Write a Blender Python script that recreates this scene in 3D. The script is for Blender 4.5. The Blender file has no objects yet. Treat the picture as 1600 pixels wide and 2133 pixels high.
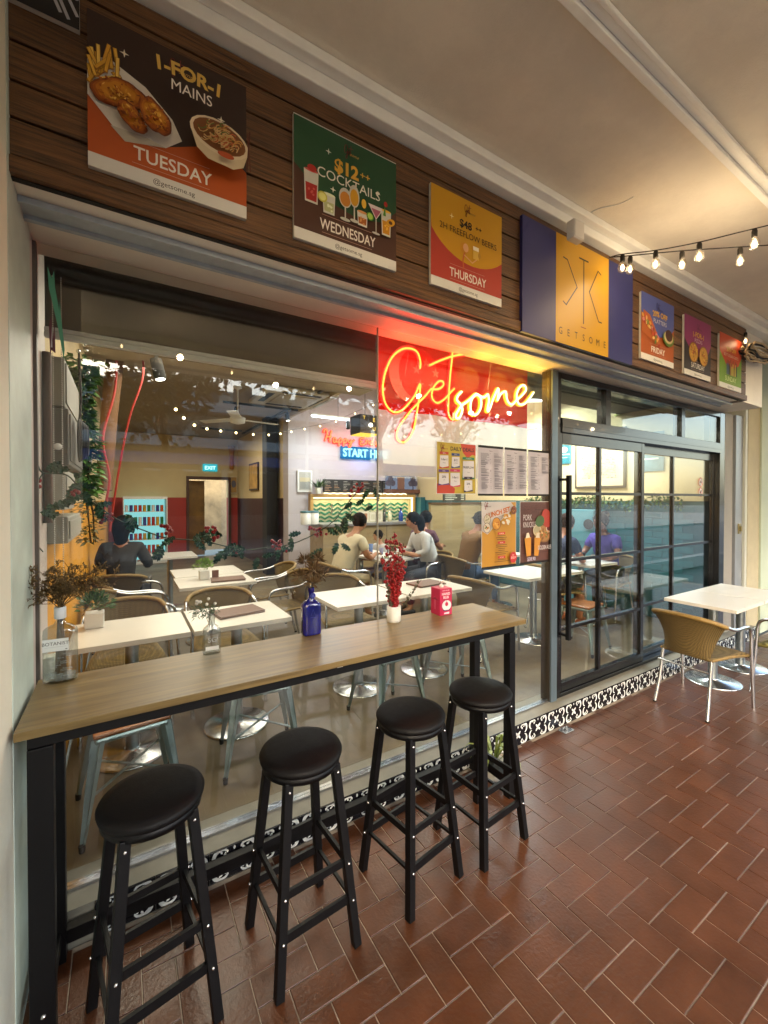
import bpy, bmesh, math, random
from mathutils import Vector, Matrix
R=math.radians
rnd=random.Random(7)
C=bpy.context.scene.collection
SC=bpy.context.scene
# ---------------------------------------------------------------- camera, world, exposure
EYE=1.65; YAW=R(31.84); PIT=R(.67); FPX=876.; CX=800.; CY=1049.
cam=bpy.data.cameras.new('camera'); co=bpy.data.objects.new('camera',cam); C.objects.link(co)
co.location=(0,0,EYE); co.rotation_euler=(R(90)-PIT,0,-YAW)
cam.sensor_fit='HORIZONTAL'; cam.sensor_width=36; cam.lens=FPX/1600*36
cam.shift_y=(CY-1066.5)/1600; cam.clip_start=.05; cam.clip_end=600
SC.camera=co
SUNEL,SUNROT=R(24),R(205)
W=bpy.data.worlds.new('World'); SC.world=W; W.use_nodes=True
wn=W.node_tree.nodes; wl=W.node_tree.links
sky=wn.new('ShaderNodeTexSky'); sky.sky_type='NISHITA'; sky.sun_disc=False
sky.sun_elevation=SUNEL; sky.sun_rotation=SUNROT; sky.air_density=1.2; sky.dust_density=3.5
wl.new(sky.outputs[0],wn['Background'].inputs[0]); wn['Background'].inputs[1].default_value=.15
sd=bpy.data.lights.new('sun','SUN'); sd.energy=.5; sd.angle=R(20); sd.color=(1,.95,.88)
so=bpy.data.objects.new('sun',sd); C.objects.link(so); so.rotation_euler=(R(66),0,R(205)+math.pi)
SC.view_settings.view_transform='Standard'; SC.view_settings.look='None'; SC.view_settings.gamma=1
SC.view_settings.exposure=3.0
cy=SC.cycles; cy.use_denoising=True; cy.max_bounces=8; cy.diffuse_bounces=3; cy.glossy_bounces=4
cy.transmission_bounces=6; cy.transparent_max_bounces=12; cy.sample_clamp_indirect=4; cy.caustics_reflective=False; cy.caustics_refractive=False
try: cy.use_light_tree=True
except Exception: pass

# ---------------------------------------------------------------- picture <-> place helpers (points on real planes)
_s,_c=math.sin(YAW),math.cos(YAW)
def ray(u,v):
    a=(u-CX)/FPX; b=-(v-CY)/FPX
    f=math.cos(PIT)+b*math.sin(PIT); up=b*math.cos(PIT)-math.sin(PIT)
    return (f*_s+a*_c, f*_c-a*_s, up)
def onY(u,v,Y):
    r=ray(u,v); t=Y/r[1]; return Vector((r[0]*t,Y,EYE+r[2]*t))
def onZ(u,v,Z):
    r=ray(u,v); t=(Z-EYE)/r[2]; return Vector((r[0]*t,r[1]*t,Z))
def onX(u,v,X):
    r=ray(u,v); t=X/r[0]; return Vector((X,r[1]*t,EYE+r[2]*t))

# ---------------------------------------------------------------- materials
def hexc(h):
    h=h.lstrip('#'); v=[int(h[i:i+2],16)/255 for i in (0,2,4)]
    return tuple((x/12.92 if x<=.04045 else ((x+.055)/1.055)**2.4) for x in v)
_M={}
def mat(name,col=(.5,.5,.5),rough=.5,metal=0,var=0,vs=6,bump=0,bs=40,stretch=None,col2=None,coat=0,emit=None,es=0,alpha=1,spec=.5,sss=0,trans=0,world=False,stain=0):
    if name in _M: return _M[name]
    if isinstance(col,str): col=hexc(col)
    if isinstance(col2,str): col2=hexc(col2)
    m=bpy.data.materials.new(name); m.use_nodes=True; _M[name]=m
    nt=m.node_tree; N=nt.nodes; L=nt.links; b=N['Principled BSDF']
    b.inputs['Base Color'].default_value=(*col,1); b.inputs['Roughness'].default_value=rough; b.inputs['Metallic'].default_value=metal
    b.inputs['Specular IOR Level'].default_value=spec; b.inputs['Coat Weight'].default_value=coat
    b.inputs['Alpha'].default_value=alpha; b.inputs['Transmission Weight'].default_value=trans
    if emit is not None:
        if isinstance(emit,str): emit=hexc(emit)
        b.inputs['Emission Color'].default_value=(*emit,1); b.inputs['Emission Strength'].default_value=es
    tc=N.new('ShaderNodeTexCoord'); src=tc.outputs['Object']
    if world: src=N.new('ShaderNodeNewGeometry').outputs['Position']
    if stretch:
        mp=N.new('ShaderNodeMapping'); mp.inputs['Scale'].default_value=stretch; L.new(src,mp.inputs[0]); src=mp.outputs[0]
    if var or col2:
        n=N.new('ShaderNodeTexNoise'); n.inputs['Scale'].default_value=vs; n.inputs['Detail'].default_value=6; n.inputs['Roughness'].default_value=.62; L.new(src,n.inputs[0])
        r=N.new('ShaderNodeValToRGB'); r.color_ramp.elements[0].position=.3; r.color_ramp.elements[1].position=.7
        c2=col2 or tuple(min(1,x*(1+var)) for x in col); c1=col if col2 else tuple(x*(1-var) for x in col)
        r.color_ramp.elements[0].color=(*c1,1); r.color_ramp.elements[1].color=(*c2,1)
        L.new(n.outputs[0],r.inputs[0]); L.new(r.outputs[0],b.inputs['Base Color'])
        mr=N.new('ShaderNodeMapRange'); vr=.1 if var>.03 or col2 else .0; mr.inputs[3].default_value=max(.02,rough-vr); mr.inputs[4].default_value=min(1,rough+vr)
        L.new(n.outputs[0],mr.inputs[0]); L.new(mr.outputs[0],b.inputs['Roughness'])
    if stain:
        n3=N.new('ShaderNodeTexNoise'); n3.inputs['Scale'].default_value=1.3; n3.inputs['Detail'].default_value=8; n3.inputs['Roughness'].default_value=.7; L.new(src,n3.inputs[0])
        r3=N.new('ShaderNodeValToRGB'); r3.color_ramp.elements[0].position=.36; r3.color_ramp.elements[1].position=.58; r3.color_ramp.elements[0].color=(1-stain,1-stain,1-stain,1); r3.color_ramp.elements[1].color=(1,1,1,1)
        L.new(n3.outputs[0],r3.inputs[0]); mx=N.new('ShaderNodeMix'); mx.data_type='RGBA'; mx.blend_type='MULTIPLY'; mx.inputs[0].default_value=1
        bi=b.inputs['Base Color']; L.new(r3.outputs[0],mx.inputs[7])
        if bi.links: L.new(bi.links[0].from_socket,mx.inputs[6])
        else: mx.inputs[6].default_value=bi.default_value
        L.new(mx.outputs[2],bi)
    if bump:
        n2=N.new('ShaderNodeTexNoise'); n2.inputs['Scale'].default_value=bs; n2.inputs['Detail'].default_value=4; L.new(src,n2.inputs[0])
        bp=N.new('ShaderNodeBump'); bp.inputs['Strength'].default_value=bump; bp.inputs['Distance'].default_value=.01
        L.new(n2.outputs[0],bp.inputs['Height']); L.new(bp.outputs[0],b.inputs['Normal'])
    return m
def obj_tint(m,amt=.35,sat=0):
    """small brightness change per object (bricks, planks)"""
    N=m.node_tree.nodes; L=m.node_tree.links; b=N['Principled BSDF']
    inp=b.inputs['Base Color']
    oi=N.new('ShaderNodeObjectInfo'); mr=N.new('ShaderNodeMapRange'); mr.inputs[3].default_value=1-amt; mr.inputs[4].default_value=1+amt
    L.new(oi.outputs['Random'],mr.inputs[0])
    hs=N.new('ShaderNodeHueSaturation'); L.new(mr.outputs[0],hs.inputs['Value'])
    if inp.links: L.new(inp.links[0].from_socket,hs.inputs['Color'])
    else: hs.inputs['Color'].default_value=inp.default_value
    L.new(hs.outputs[0],inp)
    return m
GS=.135  # strength of all glowing surfaces, matched to the exposure
def glow(name,col,strength):
    if name in _M: return _M[name]
    if isinstance(col,str): col=hexc(col)
    m=bpy.data.materials.new(name); m.use_nodes=True; _M[name]=m
    N=m.node_tree.nodes; N.clear(); e=N.new('ShaderNodeEmission'); e.inputs[0].default_value=(*col,1); e.inputs[1].default_value=strength*GS
    o=N.new('ShaderNodeOutputMaterial'); m.node_tree.links.new(e.outputs[0],o.inputs[0]); return m
def glassmat(name,tint=(.93,.96,.95),ior=1.5,rough=0,boost=0.0):
    if name in _M: return _M[name]
    m=bpy.data.materials.new(name); m.use_nodes=True; _M[name]=m
    N=m.node_tree.nodes; L=m.node_tree.links; N.clear()
    t=N.new('ShaderNodeBsdfTransparent'); t.inputs[0].default_value=(*tint,1)
    g=N.new('ShaderNodeBsdfGlossy'); g.inputs['Roughness'].default_value=rough
    f=N.new('ShaderNodeFresnel'); ge=N.new('ShaderNodeNewGeometry'); mr=N.new('ShaderNodeMapRange')
    mr.inputs[3].default_value=ior; mr.inputs[4].default_value=1/ior; L.new(ge.outputs['Backfacing'],mr.inputs[0]); L.new(mr.outputs[0],f.inputs[0])
    ad=N.new('ShaderNodeMath'); ad.operation='ADD'; ad.inputs[1].default_value=boost; L.new(f.outputs[0],ad.inputs[0])
    mx=N.new('ShaderNodeMixShader'); o=N.new('ShaderNodeOutputMaterial')
    L.new(ad.outputs[0],mx.inputs[0]); L.new(t.outputs[0],mx.inputs[1]); L.new(g.outputs[0],mx.inputs[2]); L.new(mx.outputs[0],o.inputs[0])
    return m
def printmat(name,rough=.45):
    if name in _M: return _M[name]
    m=bpy.data.materials.new(name); m.use_nodes=True; _M[name]=m
    N=m.node_tree.nodes; b=N['Principled BSDF']; b.inputs['Roughness'].default_value=rough
    a=N.new('ShaderNodeVertexColor'); a.layer_name='Col'; m.node_tree.links.new(a.outputs[0],b.inputs['Base Color']); return m
def wicker(name,c1,c2,sx=90,sy=60):
    if name in _M: return _M[name]
    m=mat(name,c1,.6); N=m.node_tree.nodes; L=m.node_tree.links; b=N['Principled BSDF']
    tc=N.new('ShaderNodeTexCoord')
    w1=N.new('ShaderNodeTexWave'); w1.bands_direction='X'; w1.inputs['Scale'].default_value=sx/6.28; w1.inputs['Distortion'].default_value=.6
    w2=N.new('ShaderNodeTexWave'); w2.bands_direction='Y'; w2.inputs['Scale'].default_value=sy/6.28
    w3=N.new('ShaderNodeTexWave'); w3.bands_direction='Z'; w3.inputs['Scale'].default_value=sy/6.28
    mu=N.new('ShaderNodeMath'); mu.operation='MULTIPLY'; ad=N.new('ShaderNodeMath'); ad.operation='MAXIMUM'
    for w in (w1,w2,w3): L.new(tc.outputs['Object'],w.inputs[0])
    L.new(w2.outputs[1],ad.inputs[0]); L.new(w3.outputs[1],ad.inputs[1]); L.new(w1.outputs[1],mu.inputs[0]); L.new(ad.outputs[0],mu.inputs[1])
    r=N.new('ShaderNodeValToRGB'); r.color_ramp.elements[0].color=(*hexc(c2),1); r.color_ramp.elements[1].color=(*hexc(c1),1)
    r.color_ramp.elements[0].position=.05; r.color_ramp.elements[1].position=.6
    L.new(mu.outputs[0],r.inputs[0]); L.new(r.outputs[0],b.inputs['Base Color'])
    bp=N.new('ShaderNodeBump'); bp.inputs['Strength'].default_value=.8; bp.inputs['Distance'].default_value=.004; L.new(mu.outputs[0],bp.inputs['Height']); L.new(bp.outputs[0],b.inputs['Normal'])
    return m

# ---------------------------------------------------------------- mesh builder
class MB:
    def __init__(s): s.v=[]; s.f=[]; s.m=[]; s.sm=[]
    def add(s,vs,fs,mi=0,sm=False):
        o=len(s.v); s.v+= [tuple(p) for p in vs]
        for f in fs: s.f.append(tuple(i+o for i in f)); s.m.append(mi); s.sm.append(sm)
        return s
    def box(s,x0,x1,y0,y1,z0,z1,mi=0):
        if x0>x1:x0,x1=x1,x0
        if y0>y1:y0,y1=y1,y0
        if z0>z1:z0,z1=z1,z0
        return s.add([(x0,y0,z0),(x1,y0,z0),(x1,y1,z0),(x0,y1,z0),(x0,y0,z1),(x1,y0,z1),(x1,y1,z1),(x0,y1,z1)],
            [(0,3,2,1),(4,5,6,7),(0,1,5,4),(1,2,6,5),(2,3,7,6),(3,0,4,7)],mi)
    def cham(s,x0,x1,y0,y1,z0,z1,b,mi=0):
        """box with chamfered top edge"""
        vs=[(x0,y0,z0),(x1,y0,z0),(x1,y1,z0),(x0,y1,z0),(x0,y0,z1-b),(x1,y0,z1-b),(x1,y1,z1-b),(x0,y1,z1-b),
            (x0+b,y0+b,z1),(x1-b,y0+b,z1),(x1-b,y1-b,z1),(x0+b,y1-b,z1)]
        return s.add(vs,[(0,1,5,4),(1,2,6,5),(2,3,7,6),(3,0,4,7),(4,5,9,8),(5,6,10,9),(6,7,11,10),(7,4,8,11),(8,9,10,11),(0,3,2,1)],mi)
    def bar(s,a,b,w,h=None,up=(0,0,1),mi=0):
        """square section bar from a to b"""
        h=h or w; a=Vector(a); b=Vector(b); d=(b-a).normalized(); u=Vector(up)
        if abs(d.dot(u))>.95: u=Vector((0,1,0))
        x=d.cross(u).normalized(); y=x.cross(d).normalized()
        vs=[]
        for p in (a,b):
            for i,j in ((-1,-1),(1,-1),(1,1),(-1,1)): vs.append(p+x*(i*w/2)+y*(j*h/2))
        return s.add(vs,[(0,1,2,3),(7,6,5,4),(0,4,5,1),(1,5,6,2),(2,6,7,3),(3,7,4,0)],mi)
    def tube(s,pts,r,n=8,mi=0,cap=True,closed=False):
        pts=[Vector(p) for p in pts]; k=len(pts)
        rs=r if isinstance(r,(list,tuple)) else [r]*k
        vs=[]; fr=None
        for i,p in enumerate(pts):
            if closed: d=(pts[(i+1)%k]-pts[i-1])
            else: d=pts[min(i+1,k-1)]-pts[max(i-1,0)]
            d=d.normalized() if d.length>1e-9 else Vector((0,0,1))
            if fr is None:
                u=Vector((0,0,1)) if abs(d.z)<.9 else Vector((1,0,0)); fr=(u-d*u.dot(d)).normalized()
            else:
                fr=fr-d*fr.dot(d); fr=fr.normalized() if fr.length>1e-6 else d.orthogonal().normalized()
            y=d.cross(fr)
            for j in range(n):
                t=2*math.pi*j/n; vs.append(p+fr*(math.cos(t)*rs[i])+y*(math.sin(t)*rs[i]))
        fs=[]
        for i in range(k if closed else k-1):
            for j in range(n):
                a=i*n+j; b=i*n+(j+1)%n; c=((i+1)%k)*n+(j+1)%n; d=((i+1)%k)*n+j
                fs.append((a,b,c,d))
        s.add(vs,fs,mi,True)
        if cap and not closed: s.add([vs[j] for j in range(n)],[tuple(range(n-1,-1,-1))],mi); s.add([vs[(k-1)*n+j] for j in range(n)],[tuple(range(n))],mi)
        return s
    def cyl(s,c,r,h,n=20,mi=0,r2=None):
        r2=r if r2 is None else r2; c=Vector(c)
        return s.lathe([(r,0),(r2,h)],c,n,mi,True)
    def lathe(s,prof,c=(0,0,0),n=24,mi=0,cap=True,sx=1,sy=1,sm=True):
        c=Vector(c); vs=[]
        for (r,z) in prof:
            for j in range(n):
                t=2*math.pi*j/n; vs.append(c+Vector((r*math.cos(t)*sx,r*math.sin(t)*sy,z)))
        fs=[]; k=len(prof)
        for i in range(k-1):
            for j in range(n): fs.append((i*n+j,i*n+(j+1)%n,(i+1)*n+(j+1)%n,(i+1)*n+j))
        s.add(vs,fs,mi,sm)
        if cap:
            s.add(vs[:n],[tuple(range(n-1,-1,-1))],mi); s.add(vs[-n:],[tuple(range(n))],mi)
        return s
    def ball(s,c,r,n=10,m=7,mi=0,sx=1,sy=1,sz=1):
        prof=[(r*math.sin(math.pi*i/m)+1e-5,-r*math.cos(math.pi*i/m)*sz) for i in range(m+1)]
        return s.lathe(prof,c,n,mi,False,sx,sy)
    def quad(s,a,b,c,d,mi=0): return s.add([a,b,c,d],[(0,1,2,3)],mi)
    def leaf(s,p,d,nrm,L,w,mi=0,fold=.15):
        p=Vector(p); d=Vector(d).normalized(); nrm=Vector(nrm); x=d.cross(nrm)
        x=x.normalized() if x.length>1e-6 else d.orthogonal().normalized(); n=x.cross(d)
        return s.add([p,p+d*L*.45+x*w/2+n*w*fold,p+d*L,p+d*L*.45-x*w/2+n*w*fold,p+d*L*.5],[(0,1,4),(0,4,3),(1,2,4),(4,2,3)],mi,False)
    def build(s,name,mats,parent=None,bevel=0,loc=None,seg=2):
        me=bpy.data.meshes.new(name); me.from_pydata(s.v,[],s.f); 
        for m in (mats if isinstance(mats,(list,tuple)) else [mats]): me.materials.append(m)
        me.polygons.foreach_set('material_index',s.m); me.polygons.foreach_set('use_smooth',s.sm); me.update()
        o=bpy.data.objects.new(name,me); C.objects.link(o)
        if parent: o.parent=parent
        if loc is not None: o.location=loc
        if bevel:
            b=o.modifiers.new('bevel','BEVEL'); b.width=bevel; b.segments=seg; b.limit_method='ANGLE'; b.angle_limit=R(40)
        return o
def B(name,m,parent,*a,bevel=0,**k): return MB().box(*a).build(name,m,parent,bevel=bevel,**k)
def tag(o,label=None,cat=None,group=None,kind=None):
    if label:o['label']=label
    if cat:o['category']=cat
    if group:o['group']=group
    if kind:o['kind']=kind
    return o
def thing(name,label,cat,loc=(0,0,0),rz=0,group=None):
    o=bpy.data.objects.new(name,None); C.objects.link(o); o.location=loc; o.rotation_euler=(0,0,rz); o.empty_display_size=.1
    return tag(o,label,cat,group)
def struct(o): o['kind']='structure'; return o
def kids(o): return [c for c in bpy.data.objects if c.parent==o]
def copy_tree(o,parent=None):
    c=o.copy(); C.objects.link(c); c.parent=parent
    for ch in kids(o): copy_tree(ch,c)
    return c
def dup(o,loc,rz,label,group=None):
    c=copy_tree(o); c.location=loc; c.rotation_euler=(0,0,rz); c['label']=label
    if group: c['group']=group
    return c
def smooth_path(pts,n=6,closed=False):
    P=[Vector(p) for p in pts]; out=[]; k=len(P)
    for i in range(k if closed else k-1):
        p0=P[(i-1)%k] if (closed or i>0) else P[0]; p1=P[i]; p2=P[(i+1)%k]; p3=P[(i+2)%k] if (closed or i+2<k) else P[-1]
        for j in range(n):
            t=j/n; t2=t*t;t3=t2*t
            out.append(.5*((2*p1)+(-p0+p2)*t+(2*p0-5*p1+4*p2-p3)*t2+(-p0+3*p1-3*p2+p3)*t3))
    if not closed: out.append(P[-1])
    return out

# ---------------------------------------------------------------- flat print (posters, labels, signs): laid on boards as ink layers
class Print:
    def __init__(s): s.v=[]; s.f=[]; s.c=[]; s.k=0; s.step=.00022
    def poly(s,pts,col,layer=None):
        if isinstance(col,str): col=hexc(col)
        s.k+=1; y=-s.k*s.step if layer is None else -layer*s.step
        o=len(s.v); s.v+=[(p[0],y,p[1]) for p in pts]; s.f.append(tuple(range(o,o+len(pts)))); s.c.append(col); return s
    def rect(s,x0,y0,x1,y1,col): return s.poly([(x0,y0),(x1,y0),(x1,y1),(x0,y1)],col)
    def ell(s,cx,cy,rx,ry,col,rot=0,n=20,a0=0,a1=360):
        ps=[]
        for i in range(n):
            t=R(a0+(a1-a0)*i/(n if a1-a0==360 else n-1)); x=rx*math.cos(t);y=ry*math.sin(t)
            ps.append((cx+x*math.cos(rot)-y*math.sin(rot),cy+x*math.sin(rot)+y*math.cos(rot)))
        return s.poly(ps,col)
    def blob(s,cx,cy,rx,ry,col,rot=0,amp=.08,seed=0,n=30):
        q=random.Random(seed); ph=[q.uniform(0,6.28) for _ in range(4)]; ps=[]
        for i in range(n):
            t=6.2832*i/n; k=1+amp*(math.sin(2*t+ph[0])+.6*math.sin(3*t+ph[1])+.5*math.sin(5*t+ph[2])+.35*math.sin(9*t+ph[3])); x=rx*k*math.cos(t);y=ry*k*math.sin(t)
            ps.append((cx+x*math.cos(rot)-y*math.sin(rot),cy+x*math.sin(rot)+y*math.cos(rot)))
        return s.poly(ps,col)
    def line(s,pts,w,col):
        s.k+=1
        if isinstance(col,str): col=hexc(col)
        y=-s.k*s.step
        for (a,b) in zip(pts[:-1],pts[1:]):
            dx,dy=b[0]-a[0],b[1]-a[1]; l=math.hypot(dx,dy) or 1; nx,ny=-dy/l*w/2,dx/l*w/2; ex,ey=dx/l*w*.3,dy/l*w*.3
            o=len(s.v); s.v+=[(a[0]-ex+nx,y,a[1]-ey+ny),(a[0]-ex-nx,y,a[1]-ey-ny),(b[0]+ex-nx,y,b[1]+ey-ny),(b[0]+ex+nx,y,b[1]+ey+ny)]
            s.f.append((o,o+1,o+2,o+3)); s.c.append(col)
        return s
    def star(s,cx,cy,r,col,k=4,inner=.28,rot=90):
        ps=[(cx+(r if i%2==0 else r*inner)*math.cos(R(rot+i*180/k)),cy+(r if i%2==0 else r*inner)*math.sin(R(rot+i*180/k))) for i in range(2*k)]
        y0=s.k+1; s.k+=1
        if isinstance(col,str): col=hexc(col)
        o=len(s.v); s.v.append((cx,-s.k*s.step,cy)); s.v+=[(p[0],-s.k*s.step,p[1]) for p in ps]
        for i in range(2*k): s.f.append((o,o+1+i,o+1+(i+1)%(2*k))); s.c.append(col)
        return s
    def text(s,body,x,y,size,col,bold=0,align='CENTER',rot=0,sx=1,space=1,shear=0,arc=0):
        if isinstance(col,str): col=hexc(col)
        cu=bpy.data.curves.new('text','FONT'); cu.body=body; cu.size=size; cu.align_x=align; cu.offset=bold*size; cu.space_character=space; cu.resolution_u=3; cu.shear=shear
        to=bpy.data.objects.new('text',cu); C.objects.link(to); dg=bpy.context.evaluated_depsgraph_get(); ev=to.evaluated_get(dg); me=ev.to_mesh()
        s.k+=1; o=len(s.v); yy=-s.k*s.step; cr,sr=math.cos(rot),math.sin(rot)
        for v in me.vertices:
            px=v.co.x*sx; py=v.co.y
            if arc:
                a=px/arc; px=math.sin(a)*(arc+0)+math.sin(a)*py; py=(math.cos(a)*(arc+py)-arc)
            s.v.append((x+px*cr-py*sr,yy,y+px*sr+py*cr))
        for p in me.polygons: s.f.append(tuple(o+i for i in p.vertices)); s.c.append(col)
        ev.to_mesh_clear(); bpy.data.objects.remove(to); bpy.data.curves.remove(cu); return s
    def build(s,name,parent,loc=(0,0,0),rz=0,m=None,rx=0):
        me=bpy.data.meshes.new(name); me.from_pydata(s.v,[],s.f); me.materials.append(m or printmat('printed_ink'))
        ca=me.color_attributes.new('Col','FLOAT_COLOR','CORNER'); buf=[]
        for f,c in zip(s.f,s.c): buf+=[c[0],c[1],c[2],1]*len(f)
        # faces may be dropped/reordered by validation: keep one to one
        if len(buf)==len(ca.data)*4: ca.data.foreach_set('color',buf)
        me.update(); o=bpy.data.objects.new(name,me); C.objects.link(o); o.parent=parent; o.location=loc; o.rotation_euler=(rx,0,rz); return o

# ---------------------------------------------------------------- shared materials
m_alu=mat('polished aluminium','#c9ccd0',.22,1)
m_steel=mat('brushed steel','#9aa3a8',.32,1,var=.1,vs=30)
m_galv=mat('galvanised steel','#8fa0a3',.38,.85,var=.18,vs=9)
m_black=mat('black powder coat','#040406',.5,0,var=.2,vs=30,bump=.05,bs=300,spec=.3)
m_blackg=mat('black door frame','#0b0c10',.24,.0,coat=.25,spec=.5)
m_screw=mat('screw chrome','#dcdcdc',.2,1)
m_cream=mat('cream plaster','#dedccd',.8,var=.06,vs=3,bump=.15,bs=60)
m_white=mat('white laminate','#cfcbc2',.28,var=.02,vs=2)
m_white2=mat('white matte plastic','#d8d8d4',.5)
m_edge=mat('pale table edge','#c5c3bb',.4)
m_green=mat('leaf green','#3c5a25',.5,var=.35,vs=30)
m_green2=mat('bright leaf green','#6f8f34',.5,var=.35,vs=30)
m_dgreen=mat('holly green','#24492f',.35,var=.3,vs=25)
m_red=mat('berry red','#8f0f16',.3,var=.15,vs=40)
m_dry=mat('dried brown leaves','#6d5834',.8,var=.3,vs=60)
m_glass=glassmat('window glass',(.92,.94,.92),1.5,0,.012)
m_bott=glassmat('clear bottle glass',(.80,.84,.84),1.5,.06,.14)
m_ratt=wicker('golden rattan weave','#7c6632','#3a2c12',250,380)
m_ratt2=wicker('green olive rattan weave','#a09a5c','#4c4a24',250,380)
m_wrap=mat('rattan binding','#7d6432',.55,var=.2,vs=60)
m_dark=mat('dark brown fabric','#2a241e',.9,var=.06,vs=60)
m_bulb=glow('warm bulb filament','#ffd9a0',22)

# ================================================================ SETTING
m_brick=obj_tint(mat('terracotta paving','#54301b',.34,var=.2,vs=9,bump=.2,bs=70,spec=.4,world=True,stain=.3),.11)
m_grout=mat('grey mortar','#9c9080',.85,var=.4,vs=9,world=True)
m_stain=mat('grey concrete','#776a50',.42,var=.28,vs=1.7,col2='#4d412f',bump=.05,bs=30,spec=.5)
m_ceil=mat('painted ceiling','#e6e2d6',.85,var=.06,vs=1.1,bump=.25,bs=140,world=True,stain=.13)
m_trim=mat('white gloss trunking','#ecefee',.45,var=.05,vs=8)
floor=struct(B('corridor_floor',m_grout,None,-1.2,9.5,-1.35,1.9,-.12,-.0035))
Wb=.105; OX,OY=2.355,1.038; gap=.0038
bv=MB().cham(gap/2,2*Wb-gap/2,gap/2,Wb-gap/2,-.0036,0,.0016); bmH=bv.build('brick',m_brick,None); meH=bmH.data; bpy.data.objects.remove(bmH)
cand=[]
for i in range(-60,90):
    for j in range(-40,60):
        x=OX+Wb*i+2*Wb*j; y=OY-Wb*i+2*Wb*j
        for (bx,by,rot) in ((x,y,0),(x+3*Wb,y,1)):
            cx,cyy=(bx+Wb,by+Wb/2) if rot==0 else (bx-Wb/2,by+Wb)
            if -1.0<cx<9.3 and -1.25<cyy<1.9: cand.append((bx,by,rot,cx,cyy))
def inview(x,y,z=0):
    zz=z-EYE; f=x*_s+y*_c; a=x*_c-y*_s; fw=f*math.cos(PIT)-zz*math.sin(PIT); up=zz*math.cos(PIT)+f*math.sin(PIT)
    if fw<.2: return None
    u=CX+FPX*a/fw; v=CY-FPX*up/fw
    return (u,v) if -60<u<1660 and -60<v<2200 else None
vis=[c for c in cand if inview(c[3],c[4])]; vis.sort(key=lambda c:c[3]**2+c[4]**2)
near=set(id(c) for c in vis[:300]); rest=MB(); bv_=bv
for c in cand:
    bx,by,rot,cx,cyy=c; dz=rnd.uniform(-.0006,.0006)
    # bricks that would run under the plinth are cut at its face
    if id(c) in near and not (cyy>1.9-Wb):
        o=bpy.data.objects.new('brick',meH); C.objects.link(o); o.parent=floor; o.location=(bx,by,dz)
        if rot: o.rotation_euler=(rnd.uniform(-.002,.002),rnd.uniform(-.002,.002),math.pi/2)
        else: o.rotation_euler=(rnd.uniform(-.002,.002),rnd.uniform(-.002,.002),0)
    else:
        x0,x1,y0,y1=(bx,bx+2*Wb,by,by+Wb) if rot==0 else (bx-Wb,bx,by,by+2*Wb)
        y1=min(y1,1.897)
        if y1-y0>.02: rest.cham(x0+gap/2,x1-gap/2,y0+gap/2,y1-gap/2,-.0036,dz,.0016)
tag(rest.build('small_bricks',m_brick,floor),kind='stuff')

# plinth with patterned tiles
m_plinth=mat('cement sill','#7d7a6e',.6,var=.12,vs=12)
plinth=struct(MB().box(-.28,6.4,1.91,2.12,-.1,.133).build('window_plinth',m_plinth))
# tile: black face with white scrollwork
def arc(cx,cy,r,a0,a1,n=9): return [(cx+r*math.cos(R(a0+(a1-a0)*i/(n-1))),cy+r*math.sin(R(a0+(a1-a0)*i/(n-1)))) for i in range(n)]
def motif(pr,S,H):
    wh='#cfd2cf'
    def crs(cx,cy,r0,r1,a0,a1,off=.3):   # crescent
        o=arc(cx,cy,r0,a0,a1,11); i=arc(cx+off*r0*math.cos(R((a0+a1)/2+180)),cy+off*r0*math.sin(R((a0+a1)/2+180)),r1,a1,a0,11); 
        q=o+i
        for k in range(10): pr_poly([o[k],o[k+1],i[10-k-1],i[10-k]])
    def pr_poly(p):
        p=[(min(max(x,.001),S-.001),min(max(y,.001),H-.001)) for x,y in p]
        pr.poly(p,wh,layer=3)
    def leafp(cx,cy,ang,L,w):
        ca,sa=math.cos(R(ang)),math.sin(R(ang)); pts=[(0,0),(L*.35,w),(L*.75,w*.7),(L,0),(L*.75,-w*.7),(L*.35,-w)]
        pts=[(cx+x*ca-y*sa,cy+x*sa+y*ca) for x,y in pts]
        if all(-.004<x<S+.004 and -.004<y<H+.004 for x,y in pts): pr_poly(pts)
    cx,cy=S/2,.067
    for a in (45,135,225,315): leafp(cx,cy,a,.034,.0085)
    for qx in (-1,1):
        for qy in (-1,1):
            ax,ay=cx+qx*.058,cy+qy*.036
            base=math.degrees(math.atan2(qy,qx))
            crs(ax,ay,.036,.027,base-110,base+110,.22)
            leafp(ax-qx*.014,ay-qy*.006,base+70*qx*qy,.022,.006); leafp(ax-qx*.008,ay+qy*.008,base-20,.018,.005)
            leafp(cx+qx*.022,cy+qy*.052,base+20*qx*qy,.022,.006)
    for a in (90,): leafp(cx-.0,cy+.045,a,.02,.005)
tp=Print(); TS=.2
tp.poly([(.0015,0),(TS-.0015,0),(TS-.0015,.131),(.0015,.131)],'#15151a',layer=2); motif(tp,TS,.131)
tmesh=None; m_tile=mat('black glazed tile','#141418',.22)
for k in range(-1,32):
    x=2.234-.1+.203*k-.203*12+.203
    if x<-.28 or x>6.2: continue
    t=B('tile',m_tile,plinth,x,x+.2,1.9,1.91,0,.132) if tmesh is None else bpy.data.objects.new('tile',tmesh.data)
    if tmesh is None:
        bpy.data.objects.remove(t); t=MB().box(0,.2,0,.0095,.0005,.132).build('tile',m_tile,plinth); tmesh=t; pm=tp.build('glazed_pattern',t,(0,0,0),m=printmat('tile_glaze',.2))
        pmesh=pm.data
    else:
        C.objects.link(t); t.parent=plinth; q=bpy.data.objects.new('glazed_pattern',pmesh); C.objects.link(q); q.parent=t
    t.location=(x,1.9,0)

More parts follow.
